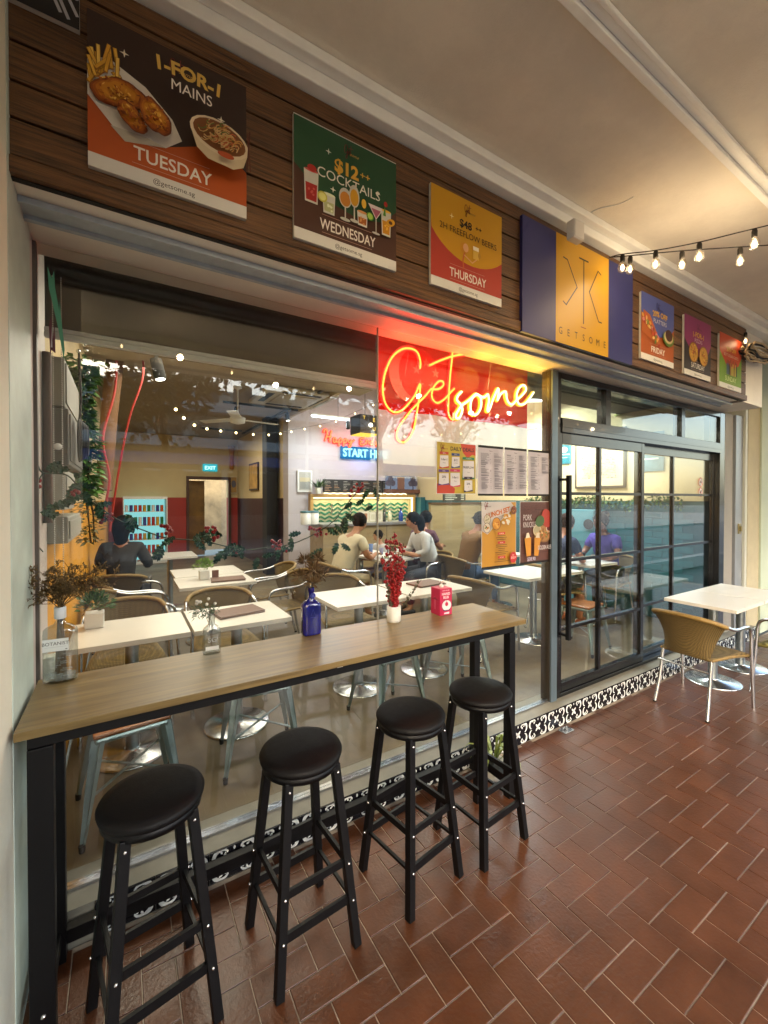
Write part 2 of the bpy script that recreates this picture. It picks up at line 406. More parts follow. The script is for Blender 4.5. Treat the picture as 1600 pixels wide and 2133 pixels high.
# inside floor, walls, ceilings
m_yel=mat('mustard yellow wall','#c98a12',.7,var=.1,vs=5)
m_crw=mat('cream interior wall','#cdb98c',.8,var=.05,vs=3)
m_rdd=mat('red dado paint','#a32a1c',.6,var=.08,vs=4)
m_teal=mat('teal painted brick','#2c5f66',.5,var=.12,vs=5)
m_lil=mat('pale lilac grey wall','#b7aeb0',.8,var=.04,vs=2)
m_dceil=mat('taupe interior ceiling','#8d7f6b',.85,var=.06,vs=2)
m_dk=mat('near black paint','#16130f',.7)
struct(B('interior_floor',m_stain,None,-.28,5.75,2.12,12,.02,.134))
struct(B('left_side_wall',m_cream,None,-.9,-.28,-.2,1.62,-.05,3.42))
struct(B('left_shutter_guide',mat('pale green steel','#c3d2cb',.5,var=.14,vs=5,stain=.18),None,-.8,-.278,1.62,1.955,-.0,3.42))
lw=struct(B('party_wall_left',m_yel,None,-.75,-.30,2.3,12,.1,1.62)); struct(B('upper_wall_left',m_crw,None,-.75,-.298,2.3,12,1.62,3.6))
struct(B('left_window_jamb',mat('pinkish white jamb','#c9bfbb',.6,var=.04),None,-.8,-.279,1.955,2.3,.13,3.42))
struct(B('party_wall_right_upper',m_crw,None,5.75,6.1,2.2,9,1.62,4.4))
struct(B('back_wall',m_lil,None,2.69,6.1,7.8,8.1,.1,4.6))
struct(B('passage_wall',mat('dark maroon wall','#3d1c1b',.6,var=.1),None,2.69,2.75,8.1,12,.1,1.66)); struct(B('passage_wall_upper',m_crw,None,2.69,2.75,8.1,12,1.66,3.4))
ew=struct(MB().box(-.3,1.46,12,12.2,.1,1.68).box(2.44,2.69,12,12.2,.1,1.68).build('exit_wall_dado',m_rdd))
struct(MB().box(-.3,1.46,12,12.2,1.68,3.4).box(2.44,2.69,12,12.2,1.68,3.4).box(1.46,2.44,12,12.2,2.16,3.4).build('exit_wall',m_crw))
struct(MB().box(-.75,2.75,3.2,12.2,3.28,3.4).build('interior_ceiling_low',m_dceil))
struct(B('ceiling_drop_edge',mat('cream bulkhead','#b3a584',.8),None,2.69,2.75,3.2,7.8,3.2,4.5))
struct(B('interior_ceiling_high',m_lil,None,2.75,6.1,2.3,8.1,4.45,4.6))
struct(B('ceiling_beam',mat('taupe beam','#7a6c57',.85),None,-.3,2.69,4.6,4.95,3.02,3.28))
struct(B('bulkhead_front',m_dk,None,-.75,6.1,2.14,3.2,2.8,4.6))
struct(B('back_kitchen_wall',mat('kitchen glow wall','#8d7a5c',.7,var=.4,vs=3),None,.8,3.2,14.5,14.7,0,3.4))
# right teal wall of painted bricks
tw=struct(B('party_wall_right',mat('teal mortar','#234c52',.6),None,5.76,6.1,2.2,7.8,.1,1.62))
m_tb=obj_tint(m_teal,.12)
tbm=MB().cham(0,.22,0,.075,-.002,.006,.002).build('brick',m_tb,None); tbme=tbm.data; bpy.data.objects.remove(tbm)
rest=MB(); nb=0
for r_ in range(18):
    for k in range(24):
        y=2.3+.23*k+(.115 if r_%2 else 0); z=.16+.083*r_
        if y>7.5: continue
        if 2.6<y<5.0 and z>.5 and nb<230:
            o=bpy.data.objects.new('brick',tbme); C.objects.link(o); o.parent=tw; o.matrix_local=Matrix(((0,0,-1,5.76),(1,0,0,y),(0,1,0,z),(0,0,0,1))); nb+=1
        else: rest.box(5.754,5.761,y,y+.22,z,z+.075)
tag(rest.build('small_bricks',m_tb,tw),kind='stuff')

# corridor ceiling with cover strips and end beam
struct(B('corridor_ceiling',m_ceil,None,-1.2,9.5,-1.4,2.14,3.42,3.6))
struct(MB().box(-.28,9,1.60,1.68,3.325,3.419).box(-.28,9,1.55,1.60,3.375,3.419).build('ceiling_trunking',m_trim,None,bevel=.006))
struct(MB().box(-1,9,.862,.880,3.398,3.419).box(-1,9,.880,.915,3.410,3.419).box(-1,9,.915,.948,3.392,3.419).build('ceiling_cover_strip',m_trim,None,bevel=.004))
struct(MB().box(6.05,6.25,-1.35,1.6,3.02,3.42).box(6.0,6.05,.3,1.5,3.08,3.13).box(6.02,6.05,.3,1.5,3.3,3.33).box(6.02,6.05,.86,.9,3.13,3.3).build('end_beam',m_ceil,None,bevel=.008))
struct(MB().box(-1.2,9.5,-1.4,-1.15,3.12,3.42).build('outer_corridor_beam',m_cream))
for x in (-.95,7.2):
    tag(MB().box(x-.2,x+.2,-1.38,-1.0,0,3.12).box(x-.23,x+.23,-1.41,-.97,0,.25).build('corridor_column',m_cream,None,bevel=.01),'square cream plaster column at the %s kerb end of the walkway'%('left' if x<0 else 'right'),'column')
# shopfront header above the glass
m_soff=mat('pale header paint','#ece8e0',.5,var=.05)
struct(MB().box(-.28,5.75,1.68,2.14,2.615,3.42).build('shopfront_header',m_soff))
sl=thing('shutter_slot','grey shutter slot track running under the wooden fascia','shutter track',(0,1.75,2.6))
MB().box(-.28,5.2,0,.015,-.008,.013).box(-.28,5.2,.095,.115,-.008,.013).build('rail',mat('blue grey steel','#b4c0ca',.4,.1,var=.12,vs=12),sl)
MB().box(-.28,5.2,.016,.094,.006,.013).build('slat',mat('blue grey steel',),sl)
# ---------------------------------------------------------------- wooden fascia of planks
m_plank=obj_tint(mat('stained timber','#2a1a0e',.42,col2='#7d5630',var=.1,vs=3.4,bump=.4,bs=9,stretch=(1.1,8,26)),.14)
fas=thing('timber_fascia','long dark timber fascia of horizontal planks above the shop window','fascia',(-.28,1.65,2.61))
zs=[0,.058,.172,.281,.399,.517,.63,.71]
for k in range(7):
    y0=-.0 if k else -.012
    MB().box(0,5.5,y0,.03,zs[k]+.004,zs[k+1]-.004).build('plank',m_plank,fas,bevel=.003)
MB().box(0,5.49,.012,.032,.0,.706).build('backing',m_dk,fas)
MB().box(5.42,5.5,.031,.10,.0,.706).build('end_return',m_plank,fas)

# ================================================================ GLAZING
gz=thing('shop_window','frameless shop window of two tall clear panes behind the high bar table','window',(-.28,2.02,.133))
MB().box(.01,1.49,-.005,.005,.012,2.47).build('pane',m_glass,gz)
MB().box(1.494,2.968,-.005,.005,.012,2.47).build('pane',m_glass,gz)
MB().box(.0,2.968,-.02,.02,0,.012).build('channel',m_alu,gz); MB().box(0,.012,-.012,.012,.012,2.47).build('edge_channel',mat('grey brown channel','#5b5550',.5),gz)
MB().box(1.49,1.494,-.006,.006,.012,2.47).build('silicone_joint',mat('silicone','#a7a49c',.4),gz)
po=thing('door_post','tall box post, brown reflection in its colour, with a blue grey edge between window and sliding door','post',(2.61,2.0,.133))
MB().box(.082,.150,.0,.075,0,2.47).build('post_body',mat('brown reflection metal','#3a332c',.35,.3,var=.1),po)  # brown reflection on the post side is put into the body colour
MB().box(.086,.152,-.014,-.001,0,2.47).build('edge_strip',mat('blue grey aluminium','#63737f',.35,.5,var=.06),po)
# fixed frame with transom lights
fr=thing('door_frame','black metal door surround with three transom lights above the sliding doors','door frame',(2.77,2.02,.133))
f=MB().box(0,.05,-.02,.08,0,2.47).box(2.86,2.98,-.02,.08,0,2.47).box(.05,2.86,-.02,.08,2.42,2.47).box(.05,2.86,-.03,.08,2.02,2.13).box(.05,2.86,-.02,.1,0,.03)
f.build('frame',m_blackg,fr,bevel=.003)
for x in (.64,1.96): MB().box(x,x+.07,-.022,.06,2.13,2.42).build('mullion',m_blackg,fr)
for a,b in ((.05,.64),(.71,1.96),(2.03,2.86)): MB().box(a,b,.0,.008,2.13,2.42).build('pane',glassmat('tinted transom glass',(.62,.66,.64),1.52,0,.03),fr)
MB().box(.05,2.86,-.034,-.03,2.06,2.09).build('track_cover',m_blackg,fr)
struct(B('right_reveal',mat('grey white reveal','#8d8a84',.7,var=.04),None,5.752,5.97,2.0,2.14,.13,2.612))
struct(B('shutter_gap',m_dk,None,5.97,6.0,2.02,2.14,0,2.612)); struct(B('right_shutter_guide',mat('grey steel guide','#8b9096',.45,.3,var=.08),None,6.0,6.2,1.98,2.14,0,2.612))
struct(B('white_edge_strip',mat('white edge','#b5b8b0',.5),None,6.2,6.26,1.955,2.14,0,2.9))
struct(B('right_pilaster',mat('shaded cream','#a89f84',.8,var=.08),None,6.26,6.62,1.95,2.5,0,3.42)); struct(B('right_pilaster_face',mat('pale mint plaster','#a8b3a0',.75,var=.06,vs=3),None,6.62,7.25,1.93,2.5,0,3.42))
lt=thing('guide_latch','small brass coloured latch plate on the grey shutter guide','latch',(6.1,1.98,1.3))
MB().box(-.03,.03,-.012,0,-.06,.06).box(-.015,.015,-.03,-.012,-.03,.03).build('plate',mat('dull brass','#8f8258',.4,.6),lt,bevel=.003)
def leafdoor(label,x0,x1,y,stile,mull,handle=False):
    d=thing('sliding_door',label,'door',(x0,y,.165),0,'black grid sliding doors'); w=x1-x0; h=1.99
    MB().box(0,stile,-.02,.02,0,h).build('stile',m_blackg,d,bevel=.003); MB().box(w-stile,w,-.02,.02,0,h).build('stile',m_blackg,d,bevel=.003)
    MB().box(stile,w-stile,-.02,.02,h-.085,h).build('top_rail',m_blackg,d,bevel=.003); MB().box(stile,w-stile,-.02,.02,0,.07).build('bottom_rail',m_blackg,d,bevel=.003)
    xs=[stile]+mull+[w-stile]
    for m_ in mull: MB().box(m_-.014,m_+.014,-.017,.017,.07,h-.085).build('muntin',m_blackg,d)
    zz=[.07,.48,1.005,1.525,h-.085]
    for z in zz[1:-1]:
        for a,b in zip(xs[:-1],xs[1:]): MB().box(a+(.014 if a!=stile else 0),b-(.014 if b!=w-stile else 0),-.0165,.0165,z-.012,z+.012).build('glazing_bar',m_blackg,d)
    for a,b in zip(xs[:-1],xs[1:]):
        for z0,z1 in zip(zz[:-1],zz[1:]): MB().box(a+.002,b-.002,-.003,.003,z0+.002,z1-.002).build('pane',m_glass,d)
    if handle:
        hh=MB().bar((.0,-.08,.42),(.0,-.08,1.66),.03,.03).bar((0,-.02,.45),(0,-.08,.45),.02).bar((0,-.02,1.63),(0,-.08,1.63),.02).build('pull_handle',m_black,d,loc=(.045,0,0),bevel=.002)
    return d
leafdoor('black framed sliding door leaf with long vertical pull handle beside the window post',2.80,4.05,2.03,.05,[.56],True)
leafdoor('black framed sliding door leaf without handle, furthest from the window',4.03,5.66,2.075,.05,[.68],False)
MB_=Print().rect(0,0,.075,.075,'#e6ebe4').text('PUSH',.037,.05,.018,'#2c6b58',.01).poly([(.015,.024),(.045,.024),(.045,.034),(.062,.018),(.045,.002),(.045,.012),(.015,.012)],'#2c6b58')
t=thing('door_sign','small white sticker with green arrow at handle height on the sliding door','sign',(2.87,2.024,1.11)); MB_=Print().rect(0,0,.09,.075,'#e6ebe4').poly([(.03,.044),(.06,.044),(.06,.056),(.08,.036),(.06,.016),(.06,.028),(.03,.028)],'#2c6b58'); MB_.rect(.004,.03,.02,.036,'#2c6b58'); MB_.rect(.004,.05,.02,.056,'#2c6b58'); MB_.build('printed_face',t)
for i,(z,lab) in enumerate(((1.83,'upper'),(1.72,'lower'))):
    t=thing('warning_sticker','round red and white prohibition sticker on the last door pane, %s of the two'%lab,'sticker',(5.33,2.066,z),0,'round prohibition stickers')
    p=Print(); p.ell(0,0,.05,.05,'#b0382f',n=24); p.ell(0,0,.041,.041,'#d8cfc8',n=24)
    if i==0: p.rect(-.026,-.006,.02,.006,'#3a3030'); p.rect(.02,-.006,.026,.02,'#3a3030')
    else: p.ell(-.004,-.002,.02,.012,'#3a3030'); p.ell(.016,.014,.009,.009,'#3a3030'); p.rect(-.02,-.024,-.013,-.006,'#3a3030'); p.rect(.006,-.024,.013,-.006,'#3a3030')
    p.line([(-.03,.03),(.03,-.03)],.009,'#b0382f'); p.build('printed_face',t)

# ================================================================ FASCIA POSTERS
m_board=mat('white foam board','#c9c9c4',.55)
GET=[[(0,.55),(-.02,.8),(-.10,.95),(-.24,.97),(-.36,.8),(-.42,.5),(-.4,.15),(-.3,-.02),(-.16,.1),(-.02,.4),(-.02,.1),(-.06,-.4),(-.18,-.62),(-.26,-.5),(-.2,-.3),(0,0),(.14,.28),(.24,.48),(.24,.3),(.15,.2),(.18,.05),(.28,.05),(.4,.35)],[(.44,1.1),(.42,.5),(.38,.05),(.46,-.02),(.5,.1)],[(.12,.62),(.4,.75),(.72,.76)]]
def script_logo(p,x,y,s,c1,c2,w=.006):
    for l in GET: p.line([(x+a*s,y+b*s) for a,b in smooth_path([(q[0],q[1],0) for q in l],3) and [(v.x,v.y) for v in smooth_path([(q[0],q[1],0) for q in l],3)]],w,c1)
    p.text('some',x+.85*s,y-.1*s,.55*s,c2,.0,shear=.5)
PW=.49; PH=.49
def board(name,label,X,z,w,h,pr,group='daily deal boards on the fascia'):
    t=thing(name,label,'poster',(X,1.632,z),0,group)
    MB().box(0,w,.001,.016,0,h).build('backing_board',m_board,t); pr.build('printed_face',t); return t
def base(top,bot,kind):
    p=Print(); p.rect(0,0,PW,PH,bot)
    return p
def foot(p,day,col='#e9e5dd',strip='#dcdcd8'):
    p.rect(0,0,PW,.045,strip); p.text('@getsome.sg',PW/2,.014,.024,'#333333',.0)
    p.text(day,PW/2,.073,.062,col,.012,sx=min(1,5.4/len(day)*1.18)); p.rect(.12,.058,.36,.0595,'#c9a090'); p.rect(.12,.132,.36,.1335,'#c9a090')
# Tuesday
p=Print(); p.rect(0,0,PW,PH,'#b4521a'); p.poly([(0,.22),(.1,.16),(.22,.15),(.35,.21),(.45,.2),(PW,.17),(PW,PH),(0,PH)],'#33221c')
foot(p,'TUESDAY'); script_logo(p,.25,.425,.038,'#8a3a3a','#c79a4a',.0025)

p.star(.1,.40,.014,'#eee6d0'); p.star(.40,.325,.014,'#eee6d0')
p.poly([(0,.22),(.0,.34),(.06,.36),(.16,.32),(.24,.25),(.27,.19),(.22,.145),(.1,.115)],'#d9d5cc'); p.poly([(.06,.15),(.1,.115),(.22,.145),(.16,.155)],'#b9b3a5')
for i in range(17):
    a=rnd.uniform(.5,2.4); cx_=rnd.uniform(.0,.09)+.005; cz=rnd.uniform(.27,.38); 
    p.line([(max(.004,cx_-.03*math.cos(a)),cz-.03*math.sin(a)),(max(.004,cx_+.03*math.cos(a)),cz+.03*math.sin(a))],.012,'#9a6a1c'); p.line([(max(.004,cx_-.028*math.cos(a)),cz-.028*math.sin(a)+.002),(max(.004,cx_+.028*math.cos(a)),cz+.028*math.sin(a)+.002)],.008,rnd.choice(['#e0b040','#d6a030','#edc860']))
for (ex,ez,a,b,rt) in ((.085,.255,.075,.05,.25),(.12,.185,.052,.032,-.75),(.185,.205,.062,.04,-1.1)):
    sd=int(ex*1000)
    p.blob(ex,ez,a,b,'#5e2a08',rt,.07,sd)
    for kk,cc in ((.94,'#8a430e'),(.86,'#a85a12'),(.76,'#bf741a'),(.62,'#cc8820')): p.blob(ex-.002,ez+.004*(1-kk)*3,a*kk,b*kk,cc,rt,.08,sd)
    for k in range(70):
        tt=rnd.uniform(0,6.28); q=rnd.uniform(0,.86); xx=a*q*math.cos(tt); yy=b*q*math.sin(tt)
        p.blob(ex+xx*math.cos(rt)-yy*math.sin(rt),ez+xx*math.sin(rt)+yy*math.cos(rt),rnd.uniform(.003,.009),rnd.uniform(.002,.005),rnd.choice(['#d99a2c','#e0a83a','#b86a18','#9a4c10','#c98424','#edbc55'] if q<.6 else ['#8a430e','#a85a16','#7a3a0c','#b8701c']),rnd.uniform(0,3),.2,k,8)
p.poly([(.288,.215),(.31,.15),(.345,.125),(.43,.12),(.465,.14),(.483,.2)],'#cdbd9e'); p.ell(.385,.212,.098,.06,'#d8c9ae',-.12); p.ell(.385,.214,.088,.051,'#7a4a22',-.12)
for k in range(95):
    a=rnd.uniform(0,6.28); rr=rnd.uniform(0,.85); x=.385+rr*.075*math.cos(a); z=.21+rr*.045*math.sin(a)
    q=[(x+.014*math.cos(t+a),z+.008*math.sin(t*1.4+a)) for t in (0,.8,1.6,2.4,3.2)]; p.line(q,.0035,rnd.choice(['#d9b070','#e6c48a','#d9b070','#cf9a50','#5d6a2c','#c8663a']))
p.line([(.472,.12),(.482,.26)],.005,'#4a1c10'); p.line([(.484,.12),(.474,.25)],.004,'#5a2616')
p.ell(.40,.143,.028,.010,'#a8481f')
p.text('1-FOR-1',.285,.338,.060,'#d9b355',.035,sx=.98,arc=.9); p.text('MAINS',.292,.287,.050,'#efeae0',.0,sx=.88)
board('poster','brown and orange Tuesday board with fish and chips and a noodle bowl',-.087,2.705,PW,PH,p)
# Wednesday
p=Print(); p.rect(0,0,PW,PH,'#4a2c20'); p.poly([(0,.3),(.13,.2),(.3,.17),(.42,.2),(PW,.27),(PW,PH),(0,PH)],'#1f4d2f')
foot(p,'WEDNESDAY'); script_logo(p,.24,.43,.036,'#7a3030','#c79a4a',.0025); p.text('$12',.235,.335,.075,'#d9a83a',.04); p.text('++',.325,.35,.045,'#d9a83a',.01); p.text('COCKTAILS',.25,.285,.057,'#e9e6da',0)
for q in ((.15,.4),(.39,.315),(.17,.25)): p.star(q[0],q[1],.014,'#e6e6d6')
def tumbler(x,z,w,h,c,c2): 
    p.poly([(x,z),(x+w,z),(x+w*1.08,z+h),(x-w*.08,z+h)],'#cfd0c8'); p.poly([(x+.005,z+.008),(x+w-.005,z+.008),(x+w-.002,z+h*.6),(x+.002,z+h*.6)],c); p.ell(x+w/2,z+h,w*.55,.006,c2)
    for k in range(5): p.ell(x+rnd.uniform(.25,.75)*w,z+rnd.uniform(.15,.6)*h,.006,.005,c2,rnd.random(),6)
def stem(x,z,c,w=.03,h=.13): 
    p.ell(x,z,w*.8,.007,'#c9c9c0'); p.line([(x,z),(x,z+h*.45)],.006,'#c9c9c0'); p.ell(x,z+h*.7,w,h*.32,'#c5c6bc'); p.ell(x,z+h*.66,w*.82,h*.24,c)
tumbler(.045,.16,.055,.13,'#a62420','#c95a50'); p.ell(.075,.3,.02,.014,'#b02a22'); tumbler(.125,.14,.05,.08,'#b8bf8a','#dfe6c8'); p.ell(.12,.2,.022,.022,'#c2c04a'); p.ell(.12,.2,.016,.016,'#dfe08a')
stem(.225,.142,'#c4812c',.03,.13); stem(.268,.15,'#cf9a1a',.025,.15); p.ell(.315,.24,.012,.02,'#e0b43a'); tumbler(.285,.14,.045,.06,'#b5662a','#d99a5a'); p.ell(.345,.195,.018,.018,'#5f9a2c'); p.ell(.345,.195,.013,.013,'#a9cf5a')
p.ell(.375,.13,.02,.005,'#c9c9c0'); p.line([(.375,.13),(.375,.19)],.004,'#c9c9c0'); p.poly([(.375,.19),(.335,.25),(.415,.25)],'#d7cdd0'); p.poly([(.375,.195),(.35,.235),(.4,.235)],'#b0617a'); p.ell(.425,.275,.01,.012,'#a6201c')
tumbler(.405,.135,.045,.11,'#d39218','#f0c040'); p.ell(.45,.2,.025,.016,'#d9a020',.5); p.ell(.45,.2,.01,.008,'#5a2f10'); p.poly([(.41,.22),(.42,.27),(.425,.22)],'#4a8a2a')
board('poster','green and brown Wednesday cocktails board with a row of drinks',.589,2.70,PW,PH+.005,p)
# Thursday
p=Print(); p.rect(0,0,PW,PH,'#b03a2c'); p.ell(.27,.42,.31,.3,'#c98f12',-.15,40); p.poly([(0,PH+.0),(PW,PH),(PW,PH+.4),(0,PH+.4)],'#b03a2c') if False else None
# keep the yellow circle inside the board
p=Print(); p.rect(0,0,PW,PH,'#b03a2c'); cc=[(min(PW,max(0,.27+.33*math.cos(R(a)))),min(PH,max(0,.45+.29*math.sin(R(a))))) for a in range(0,360,8)]; p.poly(cc,'#c9950f')
foot(p,'THURSDAY'); script_logo(p,.235,.425,.038,'#7a2a1a','#8a6a2a',.003); p.text('$48',.225,.34,.055,'#2c2410',.025); p.text('++',.315,.35,.04,'#2c2410',.01); p.text('2H FREEFLOW BEERS',.25,.292,.045,'#4a3a10',0,sx=.95)
p.star(.13,.37,.016,'#f2e6a8')
# plain outline of a person with a beer mug
p.ell(.215,.235,.028,.03,'#c98a1a'); p.ell(.225,.24,.018,.022,'#d9a57a'); p.line([(.215,.21),(.205,.17),(.21,.13)],.008,'#c4632f'); p.line([(.215,.2),(.27,.175),(.3,.2)],.006,'#d9a57a'); p.rect(.275,.2,.315,.25,'#d9b24a'); p.rect(.275,.245,.315,.265,'#efe6d2'); p.ell(.32,.225,.01,.015,'#b98a2a')
board('poster','yellow and red Thursday free flow beer board',1.282,2.70,PW,PH,p)
# banner
bt=thing('shop_banner','blue and yellow vinyl shop banner with a thin line emblem','banner',(1.937,1.628,2.605))
MB().box(0,1.163,.002,.02,0,.66).build('vinyl_sheet',mat('blue vinyl','#23275f',.3,var=.06,vs=2,bump=.1,bs=4),bt)
p=Print(); p.rect(.0,0,.3,.66,'#262c6e'); p.rect(.86,0,1.163,.66,'#262c6e'); p.rect(.3,0,.86,.66,'#cf9d10')
dkc='#33301c'
p.rect(.575,.165,.585,.575,dkc); p.rect(.53,.568,.63,.578,dkc)
p.line([(.37,.53),(.41,.525),(.51,.38),(.40,.245),(.37,.26)],.008,dkc); p.line([(.77,.53),(.735,.545),(.64,.385),(.745,.215),(.78,.215)],.008,dkc)
p.rect(.55,.138,.605,.143,'#8a2a1a')
for i,ch in enumerate('GETSOME'): p.text(ch,.345+i*.078,.055,.062,dkc,.0,sx=.85)
p.build('printed_face',bt,m=printmat('glossy_vinyl_ink',.42))
# Friday Saturday Sunday
p=Print(); p.rect(0,0,PW,PH,'#a85420'); p.poly([(0,.35),(.1,.25),(.25,.2),(.4,.22),(PW,.3),(PW,PH),(0,PH)],'#4d5aa0'); foot(p,'FRIDAY'); script_logo(p,.24,.405,.05,'#3a2a5a','#3a2a5a',.003)
p.text('20% OFF',.27,.35,.058,'#d9a83a',.03,arc=.9); p.text('PLATTERS',.27,.298,.045,'#d0d0d8',0)
p.poly([(0,.2),(.03,.36),(.12,.34),(.2,.25),(.28,.16),(.26,.13),(.15,.16)],'#b5602a')
for k in range(34): p.ell(.02+rnd.uniform(0,1)*.2,.0,.0,.0,'#000000') if False else p.ell(.03+.2*(k/34)+rnd.uniform(-.02,.03),.32-.16*(k/34)+rnd.uniform(-.04,.03),.018,.012,rnd.choice(['#d9a24a','#c9583a','#a83020','#e6c07a','#d98a8a','#6f8a3a']),rnd.uniform(0,3),8)
p.ell(.385,.21,.085,.06,'#5a7a2a'); p.ell(.385,.22,.07,.048,'#c9b98a'); p.ell(.39,.235,.055,.045,'#4a2a1a')
board('poster','blue and orange Friday platters board',3.225,2.68,PW,PH-.005,p)
p=Print(); p.rect(0,0,PW,PH,'#221c24'); p.poly([(0,.3),(.12,.2),(.3,.17),(.42,.2),(PW,.3),(PW,PH),(0,PH)],'#8d2c68'); foot(p,'SATURDAY'); p.text('1-FOR-1',.25,.335,.06,'#d9a83a',.03,arc=.9); p.text('PIZZAS',.25,.29,.045,'#d9c0d0',0); script_logo(p,.24,.405,.045,'#5a1a40','#5a1a40',.003)
for cx_,cz in ((.16,.2),(.33,.19)):
    p.ell(cx_,cz,.085,.085,'#8f6320',0,26); p.ell(cx_,cz,.075,.075,'#c99a3a',0,26)
    for k in range(26): a=rnd.uniform(0,6.28); r_=rnd.uniform(0,.065); p.ell(cx_+r_*math.cos(a),cz+r_*math.sin(a),.01,.007,rnd.choice(['#e6c05a','#a8582a','#d9ae4a','#8a6a2a','#b84a2a']),a,7)
board('poster','magenta and black Saturday board with two pizzas',3.892,2.672,PW,PH-.01,p)
p=Print(); p.rect(0,0,PW,PH,'#6f9a1c'); p.poly([(0,.33),(.14,.22),(.3,.2),(.42,.24),(PW,.33),(PW,PH),(0,PH)],'#c2461f'); foot(p,'SUNDAY','#d5e3a0'); p.text('20% OFF',.25,.345,.055,'#e0a83a',.03,arc=.9); p.text('BOTTLES&BUCKETS',.25,.295,.036,'#e6c9b0',0)
for k in range(9): x=.15+.025*k; h=rnd.uniform(.06,.12); p.rect(x,.13,x+.02,.13+h,rnd.choice(['#2a2a20','#c9b23a','#d6d2c0','#3f5a8a','#a86a2a'])); p.rect(x+.006,.13+h,x+.014,.16+h,'#2a2a20')
board('poster','orange and lime green Sunday board',4.56,2.664,PW,PH-.015,p)
# black and white picture above the left end
p=Print(); p.rect(0,0,.172,.2,'#141418')
for a in ((.05,.2,.13,.03),(.07,.2,.15,.02),(.09,.2,.172,.04),(.11,.2,.172,.09),(.03,.2,.09,.09),(.13,.2,.172,.13)): p.line([(a[0],a[1]-.004),(a[2]-.006,a[3])],.009,'#a9adb8')
board('picture','black and white picture with pale diagonal strokes at the left end of the fascia',-.278,3.112,.172,.2,p,None)

# ================================================================ BAR TABLE
m_oak=mat('oak laminate','#574524',.34,col2='#857045',var=.1,vs=2.6,stretch=(.8,14,14),spec=.5)
bt=thing('bar_table','long high bar table with oak laminate top on a black square tube frame','bar table',(-.265,1.54,0))
MB().box(0,2.14,0,.42,.965,.99).build('table_top',m_oak,bt,bevel=.0015)
MB().box(.022,2.10,.045,.085,.915,.964).box(.022,2.10,.335,.375,.915,.964).box(.022,.062,.085,.335,.915,.964).box(2.06,2.10,.085,.335,.915,.964).build('apron_frame',m_black,bt,bevel=.002)
for x in (.022,2.055):
    for y in (.04,.31): MB().box(x,x+(.062 if x<1 else .045),y,y+.045,0,.914).build('leg',m_black,bt,bevel=.002)
MB().box(.084,2.055,.312,.350,.062,.112).build('foot_rail',m_black,bt,bevel=.002)
for x in (.03,2.06): MB().box(x,x+.04,.085,.31,.062,.112).build('side_rail',m_black,bt,bevel=.002)
MB().lathe([(.007,0),(.0055,.004),(.001,.005)],(0,0,0),10).build('bolt',m_screw,bt).matrix_local=Matrix.Translation((.055,.04,.11))@Matrix.Rotation(R(90),4,'X')
MB().box(1.02,1.045,.043,.045,.945,.949).build('paint_chip',m_white2,bt)
# stools
def stool(label,x,y,rz):
    t=thing('bar_stool',label,'bar stool',(x,y,0),rz,'black round bar stools at the high table'); t.scale=(1,1,1.028)
    MB().lathe([(.02,.668),(.138,.668),(.15,.672),(.153,.684),(.148,.693),(.12,.70),(.02,.702)],(0,0,0),40).build('seat',m_blk_seat,t)
    MB().lathe([(.135,.645),(.143,.645),(.143,.667),(.135,.667)],(0,0,0),32,cap=False).build('seat_ring',m_black,t)
    A,Bt=.092,.15; h=.65
    def at(sx,sy,z): k=A+(Bt-A)*(1-z/h); return Vector((sx*k,sy*k,z))
    for sx,sy in ((-1,-1),(1,-1),(1,1),(-1,1)):
        MB().bar(at(sx,sy,0),at(sx,sy,h),.03,.03,up=(0,1,0)).build('leg',m_black,t,bevel=.002)
        for z in (.30,.17,.625):
            p=at(sx,sy,z); MB().ball((p.x,p.y-.0175,p.z) if sy<0 else (p.x+.0175*sx,p.y,p.z),.0055,8,5).build('screw',m_screw,t)
    for z,w in ((.30,.026),(.17,.03)):
        for a,b in (((-1,-1),(1,-1)),((1,-1),(1,1)),((1,1),(-1,1)),((-1,1),(-1,-1))):
            if z<.2 and a[0]==b[0]: MB().bar(at(*a,z),at(*b,z),.012,.012).build('cross_rod',m_black,t)
            else: MB().bar(at(*a,z),at(*b,z),.012,w).build('cross_bar',m_black,t)
    return t
m_blk_seat=mat('black stool leatherette','#050406',.6,var=.25,vs=40,bump=.12,bs=240,spec=.28)
stool('round black bar stool nearest the left wall, its seat overlapping the table leg',.075,1.52,R(9))
stool('second black bar stool from the left wall, below the blue bottle',.565,1.50,R(4))
stool('third black bar stool from the left wall, in front of the berry pot',1.07,1.50,R(9))
stool('black bar stool at the right end of the high table by the plant pot',1.49,1.50,R(5))

